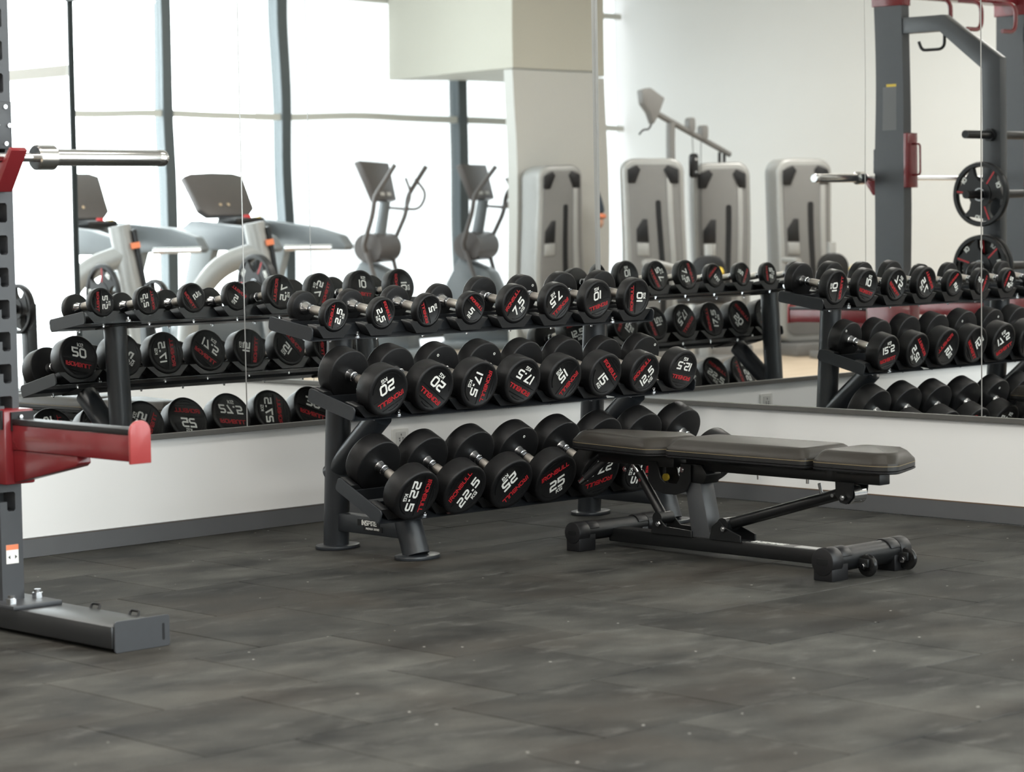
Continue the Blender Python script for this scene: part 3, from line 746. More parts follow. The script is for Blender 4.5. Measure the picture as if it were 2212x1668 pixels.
# frame tube under the back pads, seat plate
bb(MB().box((XB-0.027, -2.57, 0.296), (XB+0.027, -1.74, 0.332)), 'back_tube', BENCH, bevel=0.003)
bb(MB().box((XB-0.085, -2.50, 0.332), (XB+0.085, -2.44, 0.345)).box((XB-0.085, -1.95, 0.332), (XB+0.085, -1.89, 0.345)).box((XB-0.07, -2.30, 0.332), (XB+0.07, -2.26, 0.345)), 'pad_crossbar', BENCH, bevel=0.002)
bb(MB().box((XB-0.045, -1.70, 0.300), (XB+0.045, -1.34, 0.338)), 'seat_tube', BENCH, bevel=0.004)
for y in (-2.06, -2.27): bb(MB().cyl((XB-0.02, y, 0.282), (XB-0.02, y, 0.300), 0.006, n=10), 'bolt', CHR)
def pad(name, plan, z0, dip=0.0, inset=0.034, H=0.058):
    """plan: convex outline; base board, black side band, stitched seam and domed vinyl top"""
    c = Vector((sum(p[0] for p in plan)/len(plan), sum(p[1] for p in plan)/len(plan)))
    n = len(plan)
    def rounded(off, rr=0.03, k=4):
        pts = []
        P = [Vector(p) for p in plan]
        for i, p in enumerate(P):
            a = P[i-1]; b = P[(i+1) % n]; d1 = (a-p).normalized(); d2 = (b-p).normalized()
            for j in range(k+1):
                t = j/k; q1 = p+d1*rr; q2 = p+d2*rr
                pts.append(q1*(1-t)**2+p*2*t*(1-t)+q2*t*t)
        out = []
        for q in pts:
            v = c-q
            out.append(q+Vector((math.copysign(min(abs(v.x), off), v.x), math.copysign(min(abs(v.y), off), v.y))) if off else q)
        return out
    def ring_mesh(levels, nm, m, par, cap_top=True):
        mb = MB(); k = None; vs = []; fs = []
        for off, z in levels:
            R = rounded(off); k = len(R); vs += [(q.x, q.y, z) for q in R]
        for l in range(len(levels)-1):
            for i in range(k):
                a = l*k+i; b = l*k+(i+1) % k; fs.append((a, b, b+k, a+k))
        fs.append(tuple(range(k-1, -1, -1))); fs.append(tuple((len(levels)-1)*k+i for i in range(k)))
        mb.add(vs, fs)
        return bb(mb, nm, m, par, sharp=28)
    base = ring_mesh([(0.006, z0-0.008), (0.0, z0-0.004), (0.0, z0), (0.004, z0+0.002)], name, BLK, None)
    ring_mesh([(0.004, z0+0.001), (0.001, z0+0.004), (0.001, z0+0.017)], 'side_band', VINB, base)
    ring_mesh([(-0.0006, z0+0.0172), (-0.0006, z0+0.0184)], 'stitch_line', THR, base)
    top = ring_mesh([(0.001, z0+0.018), (0.002, z0+0.026), (inset*0.55, z0+H*0.86), (inset*0.8, z0+H*0.97), (inset*1.05, z0+H)], 'cushion', VIN, base)
    return base
pad('head_pad', [(-1.488, -2.375), (-1.488, -2.65), (-1.45, -2.695), (-1.255, -2.625), (-1.212, -2.575), (-1.212, -2.375)], 0.352)
pad('back_pad', [(-1.488, -1.735), (-1.488, -2.355), (-1.212, -2.355), (-1.212, -1.735)], 0.352)
pad('seat_pad', [(-1.495, -1.66), (-1.43, -1.72), (-1.27, -1.72), (-1.205, -1.66), (-1.265, -1.26), (-1.29, -1.225), (-1.41, -1.225), (-1.435, -1.26)], 0.350)
# lettering along the base beam
lab = bb(MB().box((XB-0.02, -2.36, 0.0680), (XB+0.02, -2.21, 0.0687)), 'sticker', mat('silver_sticker', (0.45, 0.45, 0.44), 0.4))
TBm = Matrix.Translation(Vector((XB+0.0, -2.09, 0.0688))-BO) @ Matrix.Rotation(-PI/2, 4, 'Z') @ Matrix.Rotation(-PI/2, 4, 'X')
text(MB(), 'INSPIRE', 0.024, 0, 0, 0, th=0.22, slant=0.15, T=TBm).build('beam_lettering', WHT, bench)

# ------------------------------------------------------------------ half rack (left) with barbell
RX = -3.7745                    # centre of the front right post
rk = thing('power_rack', 'grey steel squat rack with red spotter arms and slotted uprights at the frame edge', 'rack', (RX, -1.1, 0))
KO = rk.location.copy()
LXC = -4.99
def kb(mb, name, m, parent=None, **k):
    mb.v = [p-KO for p in mb.v]
    return mb.build(name, m, parent or rk, **k)
def slotted_post(xc, s):
    """front post: square box with J slots cut through the front wall; s = side the slots open to"""
    x0, x1 = xc-0.0365, xc+0.0365; y0, y1 = -1.285, -1.09
    mb = MB().box((x0, y0, 0.085), (x1, y1, 2.32))
    me = mb.mesh('post', GREY)
    cut = MB()
    z = 0.3425
    while z < 2.1:
        e = s*0.05; a = s*0.013; b = -s*0.0145
        cut.prism([(xc+p, q) for p, q in ((e, z+0.028), (e, z+0.056), (b+s*0.005, z+0.056), (b, z+0.051), (b, z+0.005), (b+s*0.005, z), (a-s*0.005, z), (a, z+0.005), (a, z+0.028))], y0-0.02, y0+0.06, 'y')
        z += 0.0925
    o = bpy.data.objects.new('post', me); COL.objects.link(o)
    c = bpy.data.objects.new('cutter', cut.mesh('cutter', BLK)); COL.objects.link(c)
    md = o.modifiers.new('b', 'BOOLEAN'); md.object = c; md.operation = 'DIFFERENCE'; md.solver = 'EXACT'
    dg = bpy.context.evaluated_depsgraph_get(); me2 = bpy.data.meshes.new_from_object(o.evaluated_get(dg)); me2.name = 'post'
    o.modifiers.clear(); o.data = me2; bpy.data.objects.remove(c)
    if len(me2.materials) == 0: me2.materials.append(GREY)
    for p in me2.polygons: p.use_smooth = False
    for v in me2.vertices: v.co = v.co-KO
    o.parent = rk; return o
for xc, s in ((RX, -1), (LXC, 1)):
    slotted_post(xc, s)
    beam = kb(MB().box((xc-0.0825+0.024, -1.855, 0.012), (xc+0.0825+0.024, -0.42, 0.073)), 'foot_beam', GREYB, bevel=0.003)
    mb = MB().prism(rrect(xc-0.052, 0.0, xc+0.132, 0.087, 0.008), -1.862, -1.856, 'y')
    kb(mb, 'end_plate', GREY, beam, bevel=0.001, seg=1)
    kb(MB().prism(rrect(xc+0.106, 0.018, xc+0.114, 0.065, 0.0035), -1.8625, -1.8615, 'y'), 'plate_slot', BLK, beam)
    kb(MB().box((xc-0.075, -1.40, 0.073), (xc+0.09, -1.02, 0.085)), 'base_plate', GREY, beam, bevel=0.002)
    for bx_, by_ in ((-0.055, -1.36), (0.062, -1.315), (-0.055, -1.06), (0.062, -1.06)):
        kb(MB().cyl((xc+bx_, by_, 0.085), (xc+bx_, by_, 0.112), 0.0105, n=10).cyl((xc+bx_, by_, 0.086), (xc+bx_, by_, 0.102), 0.0165, n=6), 'bolt', CHR, beam)
    for py in (-1.53, -1.72):
        kb(MB().tube(smooth_path([(xc+0.106, py+0.02, 0.06), (xc+0.118, py+0.02, 0.083), (xc+0.118, py-0.02, 0.083), (xc+0.106, py-0.02, 0.06)], 0.008), 0.004, n=8), 'band_loop', BLK, beam)
    # spotter arm
    sl = kb(MB().box((xc-0.050, -1.34, 0.425), (xc+0.050, -1.04, 0.640)), 'arm_sleeve', REDP, bevel=0.006)
    kb(MB().box((xc-0.056, -1.335, 0.585), (xc-0.050, -1.265, 0.640)).box((xc-0.03, -1.348, 0.580), (xc+0.045, -1.341, 0.634)), 'sleeve_pad', BLK, sl, bevel=0.001, seg=1)
    for z in (0.595, 0.62): kb(MB().cyl((xc+0.0, -1.353, z), (xc, -1.348, z), 0.006, n=10), 'bolt', CHR, sl)
    arm = kb(MB().box((xc-0.027, -1.925, 0.525), (xc+0.027, -1.34, 0.598)), 'spotter_arm', REDP, bevel=0.004)
    kb(MB().box((xc-0.029, -1.925, 0.598), (xc+0.029, -1.345, 0.614)), 'arm_liner', BLK, arm, bevel=0.002)
    kb(MB().prism(rrect(xc-0.036, 0.520, xc+0.032, 0.637, 0.031)[:12]+[(xc-0.036, 0.520), (xc+0.032, 0.520)], -1.935, -1.925, 'y'), 'arm_end_plate', mat('red_end_plate_lit', (0.36, 0.045, 0.045), 0.35, coat=0.2), arm, bevel=0.002)  # lighter copy of the arm red: light on the front face put into the colour
    kb(MB().prism([(-1.34, 0.43), (-1.34, 0.525), (-1.66, 0.525), (-1.665, 0.505), (-1.65, 0.495)], xc-0.022, xc+0.022, 'x'), 'gusset', REDP, arm, bevel=0.003)
    # J cup
    jc = kb(MB().prism([(-1.286, 1.346), (-1.286, 1.262), (-1.318, 1.262), (-1.403, 1.378), (-1.390, 1.388), (-1.352, 1.346)], xc-0.040, xc+0.014, 'x'), 'bar_hook', REDP, bevel=0.003)
    kb(MB().box((xc-0.045, -1.300, 1.385), (xc+0.030, -1.286, 1.52)), 'hook_plate', GREY, jc, bevel=0.002)
    for dx_, z in ((0.008, 1.505), (0.02, 1.452), (-0.02, 1.452), (0.008, 1.40), (-0.03, 1.505)): kb(MB().cyl((xc+dx_, -1.305, z), (xc+dx_, -1.300, z), 0.0062, n=12), 'bolt', CHR, jc)
    kb(MB().box((xc-0.045, -1.085, 1.30), (xc+0.045, -1.055, 1.60)).box((xc-0.047, -1.28, 1.30), (xc-0.038, -1.055, 1.60)), 'hook_backplate', REDP, jc, bevel=0.003)
    kb(MB().tube(smooth_path([(xc, -1.055, 1.37), (xc, -1.005, 1.37), (xc, -1.005, 1.54), (xc, -1.055, 1.54)], 0.02), 0.006, n=10), 'grab_handle', REDP, jc)
    # top gusset, rear frame
    kb(MB().box((xc-0.04, -1.30, 2.32), (xc+0.04, -1.08, 2.45)), 'top_cap', REDP, bevel=0.004)
    rear = kb(MB().prism([(-1.09, 2.16), (-1.09, 2.25), (-0.82, 2.25), (-0.455, 1.99), (-0.455, 0.073), (-0.575, 0.073), (-0.575, 1.935), (-0.845, 2.16)], xc-0.032, xc+0.032, 'x'), 'rear_frame', GREY, bevel=0.003)
    kb(MB().tube(smooth_path([(xc, -0.83, 2.16), (xc, -0.83, 2.06), (xc, -0.98, 2.06), (xc, -1.0, 2.11)], 0.05), 0.009, n=10), 'hanging_hook', BLK, rear)
    for z in (0.85, 1.25, 1.57):
        kb(MB().cyl((xc-0.28, -0.515, z), (xc+0.28, -0.515, z), 0.022, n=20).cyl((xc-0.06, -0.515, z), (xc+0.06, -0.515, z), 0.034, n=20), 'storage_horn', BLK, rear)
kb(MB().box((LXC-0.04, -1.25, 2.38), (RX+0.04, -1.13, 2.48)), 'crossmember', REDP, bevel=0.004)
kb(MB().box((LXC-0.04, -0.57, 0.18), (RX+0.04, -0.50, 0.26)), 'rear_crossmember', GREY, bevel=0.004)
for xc in (-4.05, -4.35, -4.7):
    kb(MB().tube(smooth_path([(xc, -1.13, 2.38), (xc, -0.98, 2.36), (xc, -0.98, 2.20), (xc+0.14, -0.98, 2.20)], 0.06), 0.013, n=12), 'pull_up_grip', REDP)
# decals
d = kb(MB().box((RX-0.021, -1.2858, 0.190), (RX+0.020, -1.285, 0.245)), 'decal', WHT)
kb(MB().box((RX-0.021, -1.2861, 0.230), (RX+0.020, -1.2858, 0.245)), 'decal_header', ORG, d)
for s in (-1, 1): kb(MB().prism([(RX+s*0.012-s*0.004, 0.203), (RX+s*0.012+s*0.003, 0.209), (RX+s*0.012-s*0.004, 0.215)], -1.2861, -1.2858, 'y'), 'decal_arrow', BLK, d)
kb(MB().box((RX+0.0365, -1.235, 1.62), (RX+0.0369, -1.14, 1.86)), 'instruction_decal', mat('grey_print', (0.12, 0.12, 0.12), 0.5))
kb(MB().box((RX+0.0365, -1.21, 1.86), (RX+0.0369, -1.14, 1.875)), 'yellow_header', YEL)

bar = thing('barbell', 'chrome olympic barbell racked on red hooks, sleeve pointing to the mirrors', 'barbell', (-4.366, -1.335, 1.3600))
def barm():
    # x along the bar
    T = Matrix.Rotation(-PI/2, 4, 'Z')
    MB().lathe([(-0.78, 0.0132), (0.78, 0.0132)], 24, T).build('shaft', CHR, bar)
    for s in (-1, 1):
        TT = T @ Matrix.Rotation(0 if s > 0 else PI, 4, 'Z')
        MB().lathe([(0.672, 0.020), (0.672, 0.033), (0.676, 0.0365), (0.732, 0.0365), (0.737, 0.031), (0.742, 0.0245), (1.098, 0.0245), (1.100, 0.0238), (1.102, 0.0245), (1.125, 0.0245), (1.13, 0.022), (1.13, 0.012)], 40, TT).build('sleeve', mat('polished_steel', (0.62, 0.62, 0.61), 0.2, 1.0, noise=0.05, nscale=100), bar)
barm()

def weight_plate(name_label, loc, R, txt, group, rot=0.4):
    """tri-grip plate, disc facing +X"""
    t = thing('weight_plate', name_label, 'weight plate', loc, 0, group)
    T = Matrix.Rotation(-PI/2, 4, 'Z')      # local Y -> +X ... lathe axis
    mb = MB(); n = 48; th = 0.017
    # ring rim
    rim = [(-th, R*0.86), (-th, R*0.97), (-th*0.5, R), (th*0.5, R), (th, R*0.97), (th, R*0.86), (th*0.5, R*0.84), (-th*0.5, R*0.84)]
    vs = []; fs = []
    for (y, r) in rim:
        for i in range(n):
            a = 2*PI*i/n; vs.append((y, r*math.cos(a), r*math.sin(a)))
    for j in range(8):
        for i in range(n):
            a = j*n+i; b = j*n+(i+1) % n; c = ((j+1) % 8)*n; fs.append((a, b, c+(i+1) % n, c+i))
    mb.add(vs, fs)
    hub = []; vs = []; fs = []
    for (y, r) in ((-th, 0.026), (-th, R*0.4), (th, R*0.4), (th, 0.026)):
        for i in range(n):
            a = 2*PI*i/n; vs.append((y, r*math.cos(a), r*math.sin(a)))
    for j in range(4):
        for i in range(n):
            a = j*n+i; b = j*n+(i+1) % n; c = ((j+1) % 4)*n; fs.append((a, b, c+(i+1) % n, c+i))
    mb.add(vs, fs)
    for k in range(3):
        a0 = rot+k*2*PI/3; pl = []
        for da, rr in ((-0.95, .38), (-0.60, .6), (-0.62, .90), (0.62, .90), (0.60, .6), (0.95, .38)):
            pl.append((R*rr*math.cos(a0+da), R*rr*math.sin(a0+da)))
        mb.prism(pl, -th*0.8, th*0.8, 'x')
    mb.build('disc', BLK, t, bevel=0.0)
    for k in range(3):
        a0 = rot+k*2*PI/3
        TT = Matrix.Rotation(a0-PI/2, 4, 'X') @ Matrix.Rotation(PI/2, 4, 'Z')
        mb = MB(); text(mb, txt, 0.12*R, 0, R*0.72, -th*0.8, th=0.24, slant=0, T=TT)
        mb.build('plate_number', WHT, t)
        MB().box((th*0.8, -0.004, -0.3*R), (th*0.8+0.001, 0.004, 0.3*R), Matrix.Rotation(a0+PI/3, 4, 'X') @ Matrix.Translation((0, 0, R*0.55))).build('stripe', RED, t)
    rg = MB(); vs = []; fs = []
    for (y, r) in ((th*0.8, 0.030), (th*1.25, 0.030), (th*1.25, 0.036), (th*0.8, 0.036)):
        for i in range(24):
            a = 2*PI*i/24; vs.append((y, r*math.cos(a), r*math.sin(a)))
    for j in range(4):
        for i in range(24):
            a = j*24+i; b = j*24+(i+1) % 24; c = ((j+1) % 4)*24; fs.append((a, b, c+(i+1) % 24, c+i))
    rg.add(vs, fs); rg.build('hub_ring', CHR, t)
    return t
weight_plate('black 10 kg tri-grip plate hanging on the middle horn of the squat rack', (RX+0.13, -0.515, 1.25), 0.178, '10', 'plates on the squat rack')
weight_plate('black 10 kg tri-grip plate on the lowest horn, first from the post', (RX+0.09, -0.515, 0.85), 0.178, '10', 'plates on the squat rack', 1.1)
weight_plate('black 10 kg tri-grip plate on the lowest horn, outermost of its stack', (RX+0.135, -0.515, 0.85), 0.178, '10', 'plates on the squat rack', 0.2)
# small plate stand at the far end of the mirrored side wall
ps = thing('plate_stand', 'black plate storage post beside the side window', 'stand', (-0.33, -3.9, 0))
MB().box((-0.03, -0.03, 0), (0.03, 0.03, 0.76)).build('post', RACK, ps, bevel=0.003)
MB().box((-0.16, -0.25, 0), (0.16, 0.25, 0.04)).build('base', RACK, ps, bevel=0.004)
MB().cyl((-0.03, 0, 0.735), (-0.16, 0, 0.735), 0.022, n=16).build('horn', BLK, ps)
weight_plate('black 15 kg plate on the storage post beside the side window', (-0.39, -3.9, 0.735), 0.135, '15', 'plates on the storage post', 0.3)

# ------------------------------------------------------------------ machines seen in the mirrors
def local(t):
    def f(mb, name, m, parent=None, **k): return mb.build(name, m, parent or t, **k)
    return f
def pin_tower(label, loc, rotz, W_=0.50, H=1.64, seat=False):
    """selector tower, front facing local -Y"""
    t = thing('weight_stack_tower', label, 'gym machine', loc, rotz, 'weight stack machines'); f = local(t)
    D_ = 0.30
    f(MB().prism(rrect(-W_/2, 0.10, W_/2, H, 0.12, 8), -0.02, D_, 'y'), 'shroud', MACH, bevel=0.03, seg=3)
    f(MB().prism(rrect(-W_/2+0.05, 0.16, W_/2-0.03, H-0.055, 0.08, 8), -0.035, -0.018, 'y'), 'front_panel', MACHD, bevel=0.006)
    f(MB().prism(rrect(0.02, 0.35, 0.065, H-0.36, 0.02), -0.040, -0.034, 'y'), 'stack_slot', BLK)
    f(MB().box((0.12, -0.042, 0.16), (0.165, -0.034, H-0.17)), 'side_rail', MACH, bevel=0.004)
    for s in (-1, 1):
        f(MB().prism([(s*(W_/2-0.045), H-0.22), (s*(W_/2-0.045), H-0.10), (s*(W_/2-0.13), H-0.06), (s*(W_/2-0.16), H-0.10), (s*(W_/2-0.11), H-0.22)], -0.045, -0.034, 'y'), 'corner_cap', BLK, bevel=0.003)
    f(MB().prism([(-0.16, 0.95), (-0.06, 0.95), (-0.06, 1.14), (-0.10, 1.14), (-0.16, 1.05)], -0.044, -0.034, 'y'), 'pin_holder', BLK, bevel=0.003)
    f(MB().box((-0.16, -0.046, 0.84), (-0.06, -0.034, 0.94)), 'holder_tray', MACH, bevel=0.004)
    f(MB().box((-W_/2+0.02, -0.30, 0.0), (W_/2-0.02, D_+0.05, 0.10)), 'base', MACHD, bevel=0.01)
    return t
def seat_unit(label, loc, rotz):
    t = thing('machine_seat', label, 'gym machine', loc, rotz); f = local(t)
    f(MB().box((-0.04, -0.05, 0.0), (0.04, 0.05, 0.48)), 'seat_post', MACH, bevel=0.005)
    f(MB().box((-0.2, -0.35, 0), (0.2, 0.3, 0.06)), 'base_frame', MACHD, bevel=0.01)
    f(MB().prism(rrect(-0.2, -0.2, 0.2, 0.2, 0.06), 0.48, 0.55, 'z'), 'seat', BLK, bevel=0.015)
    f(MB().prism(rrect(-0.14, 0.58, 0.14, 0.86, 0.12), 0.2, 0.27, 'y'), 'backrest', BLK, bevel=0.02)
    f(MB().box((-0.03, 0.24, 0.1), (0.03, 0.30, 0.95)), 'back_post', MACH, bevel=0.005)
    f(MB().tube(smooth_path([(-0.25, 0.25, 0.75), (-0.45, 0.2, 0.80), (-0.45, -0.15, 0.80)], 0.08), 0.025), 'press_arm', MACH)
    f(MB().cyl((0.12, 0.1, 0.72), (0.12, 0.05, 0.74), 0.03, n=12), 'knob', YEL)
    return t
pin_tower('silver weight stack tower, leftmost of the two by the window corner', (-7.60, -6.35, 0), math.radians(136), 0.52, 1.66)
t2 = pin_tower('silver weight stack tower under the slanted pulley boom', (-8.30, -6.22, 0), math.radians(136), 0.48, 1.62)
pin_tower('grey weight stack tower standing alone by the long white wall', (-8.70, -5.65, 0), math.radians(150), 0.46, 1.64)
pin_tower('grey weight stack tower in front of the wall panel', (-7.40, -8.02, 0), math.radians(165), 0.46, 1.64)
seat_unit('small machine seat with pale press arm beside the lone tower', (-8.30, -4.95, 0), math.radians(150))
seat_unit('machine seat with round black backrest between the twin towers', (-7.2, -5.5, 0), math.radians(120))
seat_unit('machine seat with rounded backrest near the squat rack', (-9.4, -3.9, 0), math.radians(120))
# pulley boom: its own frame
bpy.context.view_layer.update()
MBM = t2.matrix_world.inverted() @ Matrix.Translation((-8.0, -6.3, 0))
def f(mb, name, m, parent=None, **k):
    mb.v = [MBM @ Vector(p) for p in mb.v]
    return mb.build(name, m, parent or t2, **k)
def rel(p): return Vector(p)-Vector((-8.0, -6.3, 0))
b0 = rel((-7.52, -6.3, 2.06)); b1 = rel((-8.49, -6.3, 1.69))
f(MB().tube([b0, b1], 0.024, n=10), 'boom', MACHD)
f(MB().prism([(0.60, 2.20), (0.58, 2.10), (0.50, 2.03), (0.45, 1.94), (0.39, 2.02), (0.33, 2.14), (0.50, 2.22)], -0.03, 0.03, 'y'), 'end_bracket', MACHD, bevel=0.01)
f(MB().cyl((0.22, 0, 1.95), (0.17, 0, 0.05), 0.035, n=14), 'support_post', MACHD)
f(MB().tube(smooth_path([(0.60, 0, 1.86), (0.55, 0, 1.90), (0.48, 0, 1.90), (0.44, 0, 1.96)], 0.04), 0.008), 'cable_hook', BLK)
for px_, pz in ((-0.01, 1.93), (-0.16, 1.87)):
    p = f(MB().prism(rrect(px_-0.033, pz-0.06, px_+0.033, pz+0.06, 0.03), -0.03, 0.03, 'y'), 'pulley', MACHD, bevel=0.006)
f(MB().prism(rrect(-0.09, 1.49, -0.02, 1.70, 0.033), -0.02, 0.02, 'y'), 'pulley_block', BLK, bevel=0.004)
for z in (1.54, 1.65): f(MB().cyl((-0.055, 0.02, z), (-0.055, 0.026, z), 0.012, n=12), 'bolt', CHR)
for x_ in (-0.36, -0.42): f(MB().cyl((x_, 0, 1.71), (x_-0.0, 0, 0.05), 0.013, n=8), 'guide_leg', BLK)
f(MB().cyl((-0.03, 0, 1.93), (-0.05, 0, 1.70), 0.003, n=6).cyl((-0.14, 0, 1.87), (-0.12, 0, 0.05), 0.003, n=6), 'cable', BLK)

def treadmill(label, x, y, rot=0.0):
    """user side towards local +Y"""
    t = thing('treadmill', label, 'treadmill', (x, y, 0), rot, 'treadmills by the window'); f = local(t)
    f(MB().box((-0.40, -0.35, 0.04), (0.40, 1.25, 0.20)), 'deck', TRD, bevel=0.02)
    f(MB().box((-0.26, -0.1, 0.20), (0.26, 1.2, 0.208)), 'belt', BLK)
    f(MB().prism(rrect(-0.38, 0.2, 0.38, 0.42, 0.08), -0.35, -0.05, 'y'), 'motor_cover', TRD, bevel=0.03)
    for s in (-1, 1):
        f(MB().prism([(-0.28, 0.18), (-0.05, 0.18), (0.28, 1.02), (0.02, 1.05)], s*0.40-0.04, s*0.40+0.04, 'x'), 'upright', mat('pale_grey_upright', (0.26, 0.28, 0.29), 0.4, noise=0.04), bevel=0.01)
        f(MB().prism([(-0.12, 1.00), (-0.12, 1.14), (0.0, 1.20), (0.60, 1.14), (0.88, 1.07), (0.95, 0.98), (0.93, 0.95), (0.20, 0.96)], s*0.40-0.05, s*0.40+0.05, 'x'), 'side_arm', TRD, bevel=0.02)
    f(MB().box((-0.36, -0.14, 1.02), (0.36, 0.10, 1.18)), 'dashboard', TRD, bevel=0.03)
    f(MB().box((-0.16, 0.02, 1.16), (0.16, 0.24, 1.215)), 'hand_sensor', BLK, bevel=0.02)
    f(MB().cyl((0.0, 0.20, 1.21), (0.0, 0.20, 1.235), 0.03, n=16), 'stop_button', REDA)
    f(MB().box((-0.12, 0.18, 1.212), (-0.08, 0.23, 1.22)), 'yellow_key', YEL)
    T = Matrix.Translation((0, -0.02, 1.22)) @ Matrix.Rotation(math.radians(30), 4, 'X')
    f(MB().prism([(-0.30, 0.06), (-0.22, 0.0), (0.22, 0.0), (0.30, 0.06), (0.335, 0.38), (0.24, 0.41), (0.0, 0.42), (-0.24, 0.41), (-0.335, 0.38)], -0.03, 0.03, 'y', T), 'console', CONS, bevel=0.012)
    for dx_ in (-0.035, 0.05): f(MB().cyl(T @ Vector((dx_, 0.03, 0.10)), T @ Vector((dx_, 0.034, 0.10)), 0.014, n=14), 'console_dial', mat('pale_tan_dial', (0.55, 0.42, 0.28), 0.5))
    return t
treadmill('grey treadmill nearest the side window, half hidden by a slanted frame post', -3.22, -9.0, math.radians(8))
treadmill('grey treadmill between the elliptical trainers and the other treadmill', -4.62, -9.0, math.radians(8))

def elliptical(label, x, y, rot):
    t = thing('elliptical_trainer', label, 'elliptical', (x, y, 0), rot, 'elliptical trainers by the window'); f = local(t)
    f(MB().box((-0.28, -0.4, 0), (0.28, 0.42, 0.08)), 'base', TRD, bevel=0.02)
    f(MB().prism([(-0.45, 0.06), (0.25, 0.06), (0.18, 0.45), (0.05, 0.72), (-0.25, 0.85), (-0.4, 0.6)], -0.13, 0.13, 'x'), 'flywheel_cover', TRD, bevel=0.04)
    f(MB().cyl((-0.22, -0.12, 0.95), (0.22, -0.12, 0.95), 0.13, n=28), 'drive_housing', CONS)
    f(MB().cyl((0, -0.15, 0.85), (0, -0.05, 1.36), 0.055, 0.05, n=18), 'mast', TRD)
    T = Matrix.Translation((0, -0.06, 1.36)) @ Matrix.Rotation(math.radians(18), 4, 'X')
    f(MB().prism([(-0.22, 0.0), (0.22, 0.0), (0.29, 0.34), (-0.29, 0.34)], -0.03, 0.03, 'y', T), 'console', CONS, bevel=0.01)
    for dx_ in (-0.08, 0.06): f(MB().box((dx_-0.04, 0.03, 0.04), (dx_+0.04, 0.035, 0.07), T), 'console_label', mat('pale_label', (0.55, 0.53, 0.5), 0.5))
    for s in (-1, 1):
        f(MB().tube(smooth_path([(s*0.33, 0.22, 1.66), (s*0.36, 0.02, 1.40), (s*0.36, 0.0, 1.25), (s*0.30, -0.12, 0.98), (s*0.26, -0.12, 0.92)], 0.12), 0.021, n=10), 'swing_handle', CONS)
        f(MB().tube([(s*0.26, -0.12, 0.92), (s*0.24, -0.02, 0.6), (s*0.22, 0.12, 0.25)], 0.02, n=10), 'link_arm', CONS)
        f(MB().tube(smooth_path([(s*0.10, 0.22, 1.55), (s*0.16, 0.30, 1.42), (s*0.14, 0.24, 1.28), (0, 0.0, 1.30)], 0.08), 0.012, n=8), 'fixed_handle', CONS)
        f(MB().box((s*0.2-0.07, 0.02, 0.22), (s*0.2+0.07, 0.38, 0.27)), 'pedal', BLK, bevel=0.015)
    return t
elliptical('dark elliptical trainer beside the treadmills', -6.42, -9.15, math.radians(25))
elliptical('dark elliptical trainer partly hidden behind the wall panel', -7.72, -9.3, math.radians(25))

def plate_bench(label, x, y, rot, word):
    """plate-loaded press frame: slanted main tube, curved arm, horn and plates"""
    t = thing('press_frame', label, 'gym machine', (x, y, 0), rot, 'plate-loaded press frames'); f = local(t)
    mt = f(MB().tube([(-0.10, 0, 0.02), (0.10, 0, 1.17)], [0.088, 0.075], n=18), 'main_tube', MACH)
    f(MB().box((-0.085, -0.05, 0.35), (-0.055, 0.055, 1.13), Matrix.Rotation(math.radians(9), 4, 'Y') @ Matrix.Translation((-0.105, 0, 0))), 'black_strip', BLK, bevel=0.01)
    f(MB().tube(smooth_path([(0.06, 0, 0.97), (0.34, 0, 0.88), (0.56, 0, 0.62), (0.62, 0, 0.1)], 0.25, 8), 0.075, n=16), 'curved_arm', MACH)
    f(MB().box((-0.2, -0.25, 0), (0.66, 0.25, 0.07)), 'base', MACHD, bevel=0.02)
    f(MB().cyl((-0.12, 0, 0.99), (-0.45, 0.12, 0.99), 0.023, n=14), 'bar_horn', CHR)
    f(MB().cyl((0.1, 0, 0.60), (-0.50, 0.18, 0.68), 0.020, n=14), 'lower_horn', CHR)
    T = Matrix.Rotation(math.radians(9), 4, 'Y')
    f(MB().box((-0.088, -0.052, 1.0), (-0.03, 0.075, 1.04), T @ Matrix.Translation((-0.105, 0, 0))).box((-0.088, -0.052, 0.62), (-0.03, 0.075, 0.66), T @ Matrix.Translation((-0.105, 0, 0))), 'orange_band', ORG)
    return t
plate_bench('silver press frame with orange bands and slanted main tube', -2.28, -6.9, math.radians(-30), '')
plate_bench('silver press frame with curved arm, the one before the middle treadmill', -3.42, -6.9, math.radians(-30), '')
tall = plate_bench('tall silver press frame at the end of the row, nearest the mirror edge', -1.12, -7.2, math.radians(-30), '')
tall.scale = (1, 1, 1.24)
for i, (lb, p) in enumerate((('black plate on the press frame before the middle treadmill, inner one', (-2.95, -6.4, 0.76)), ('black plate on the press frame before the middle treadmill, outer one', (-2.89, -6.35, 0.76)), ('black plate on the orange banded press frame', (-1.75, -6.5, 0.72)))):
    weight_plate(lb, p, 0.20, '20', 'plates on the press frames', i*0.5)
    bpy.data.objects
    sp_ = thing('plate_peg', ['black peg holding the inner press frame plate', 'black peg holding the outer press frame plate', 'black peg holding the plate of the orange banded frame'][i], 'peg', (p[0], p[1], p[2]))
    MB().cyl((-0.12, 0, 0), (0.018 if i == 0 else 0.06, 0, 0), 0.022, n=12).build('peg', BLK, sp_)
    MB().box((-0.12, -0.02, -p[2]), (-0.08, 0.02, 0.02)).build('peg_post', MACHD, sp_)

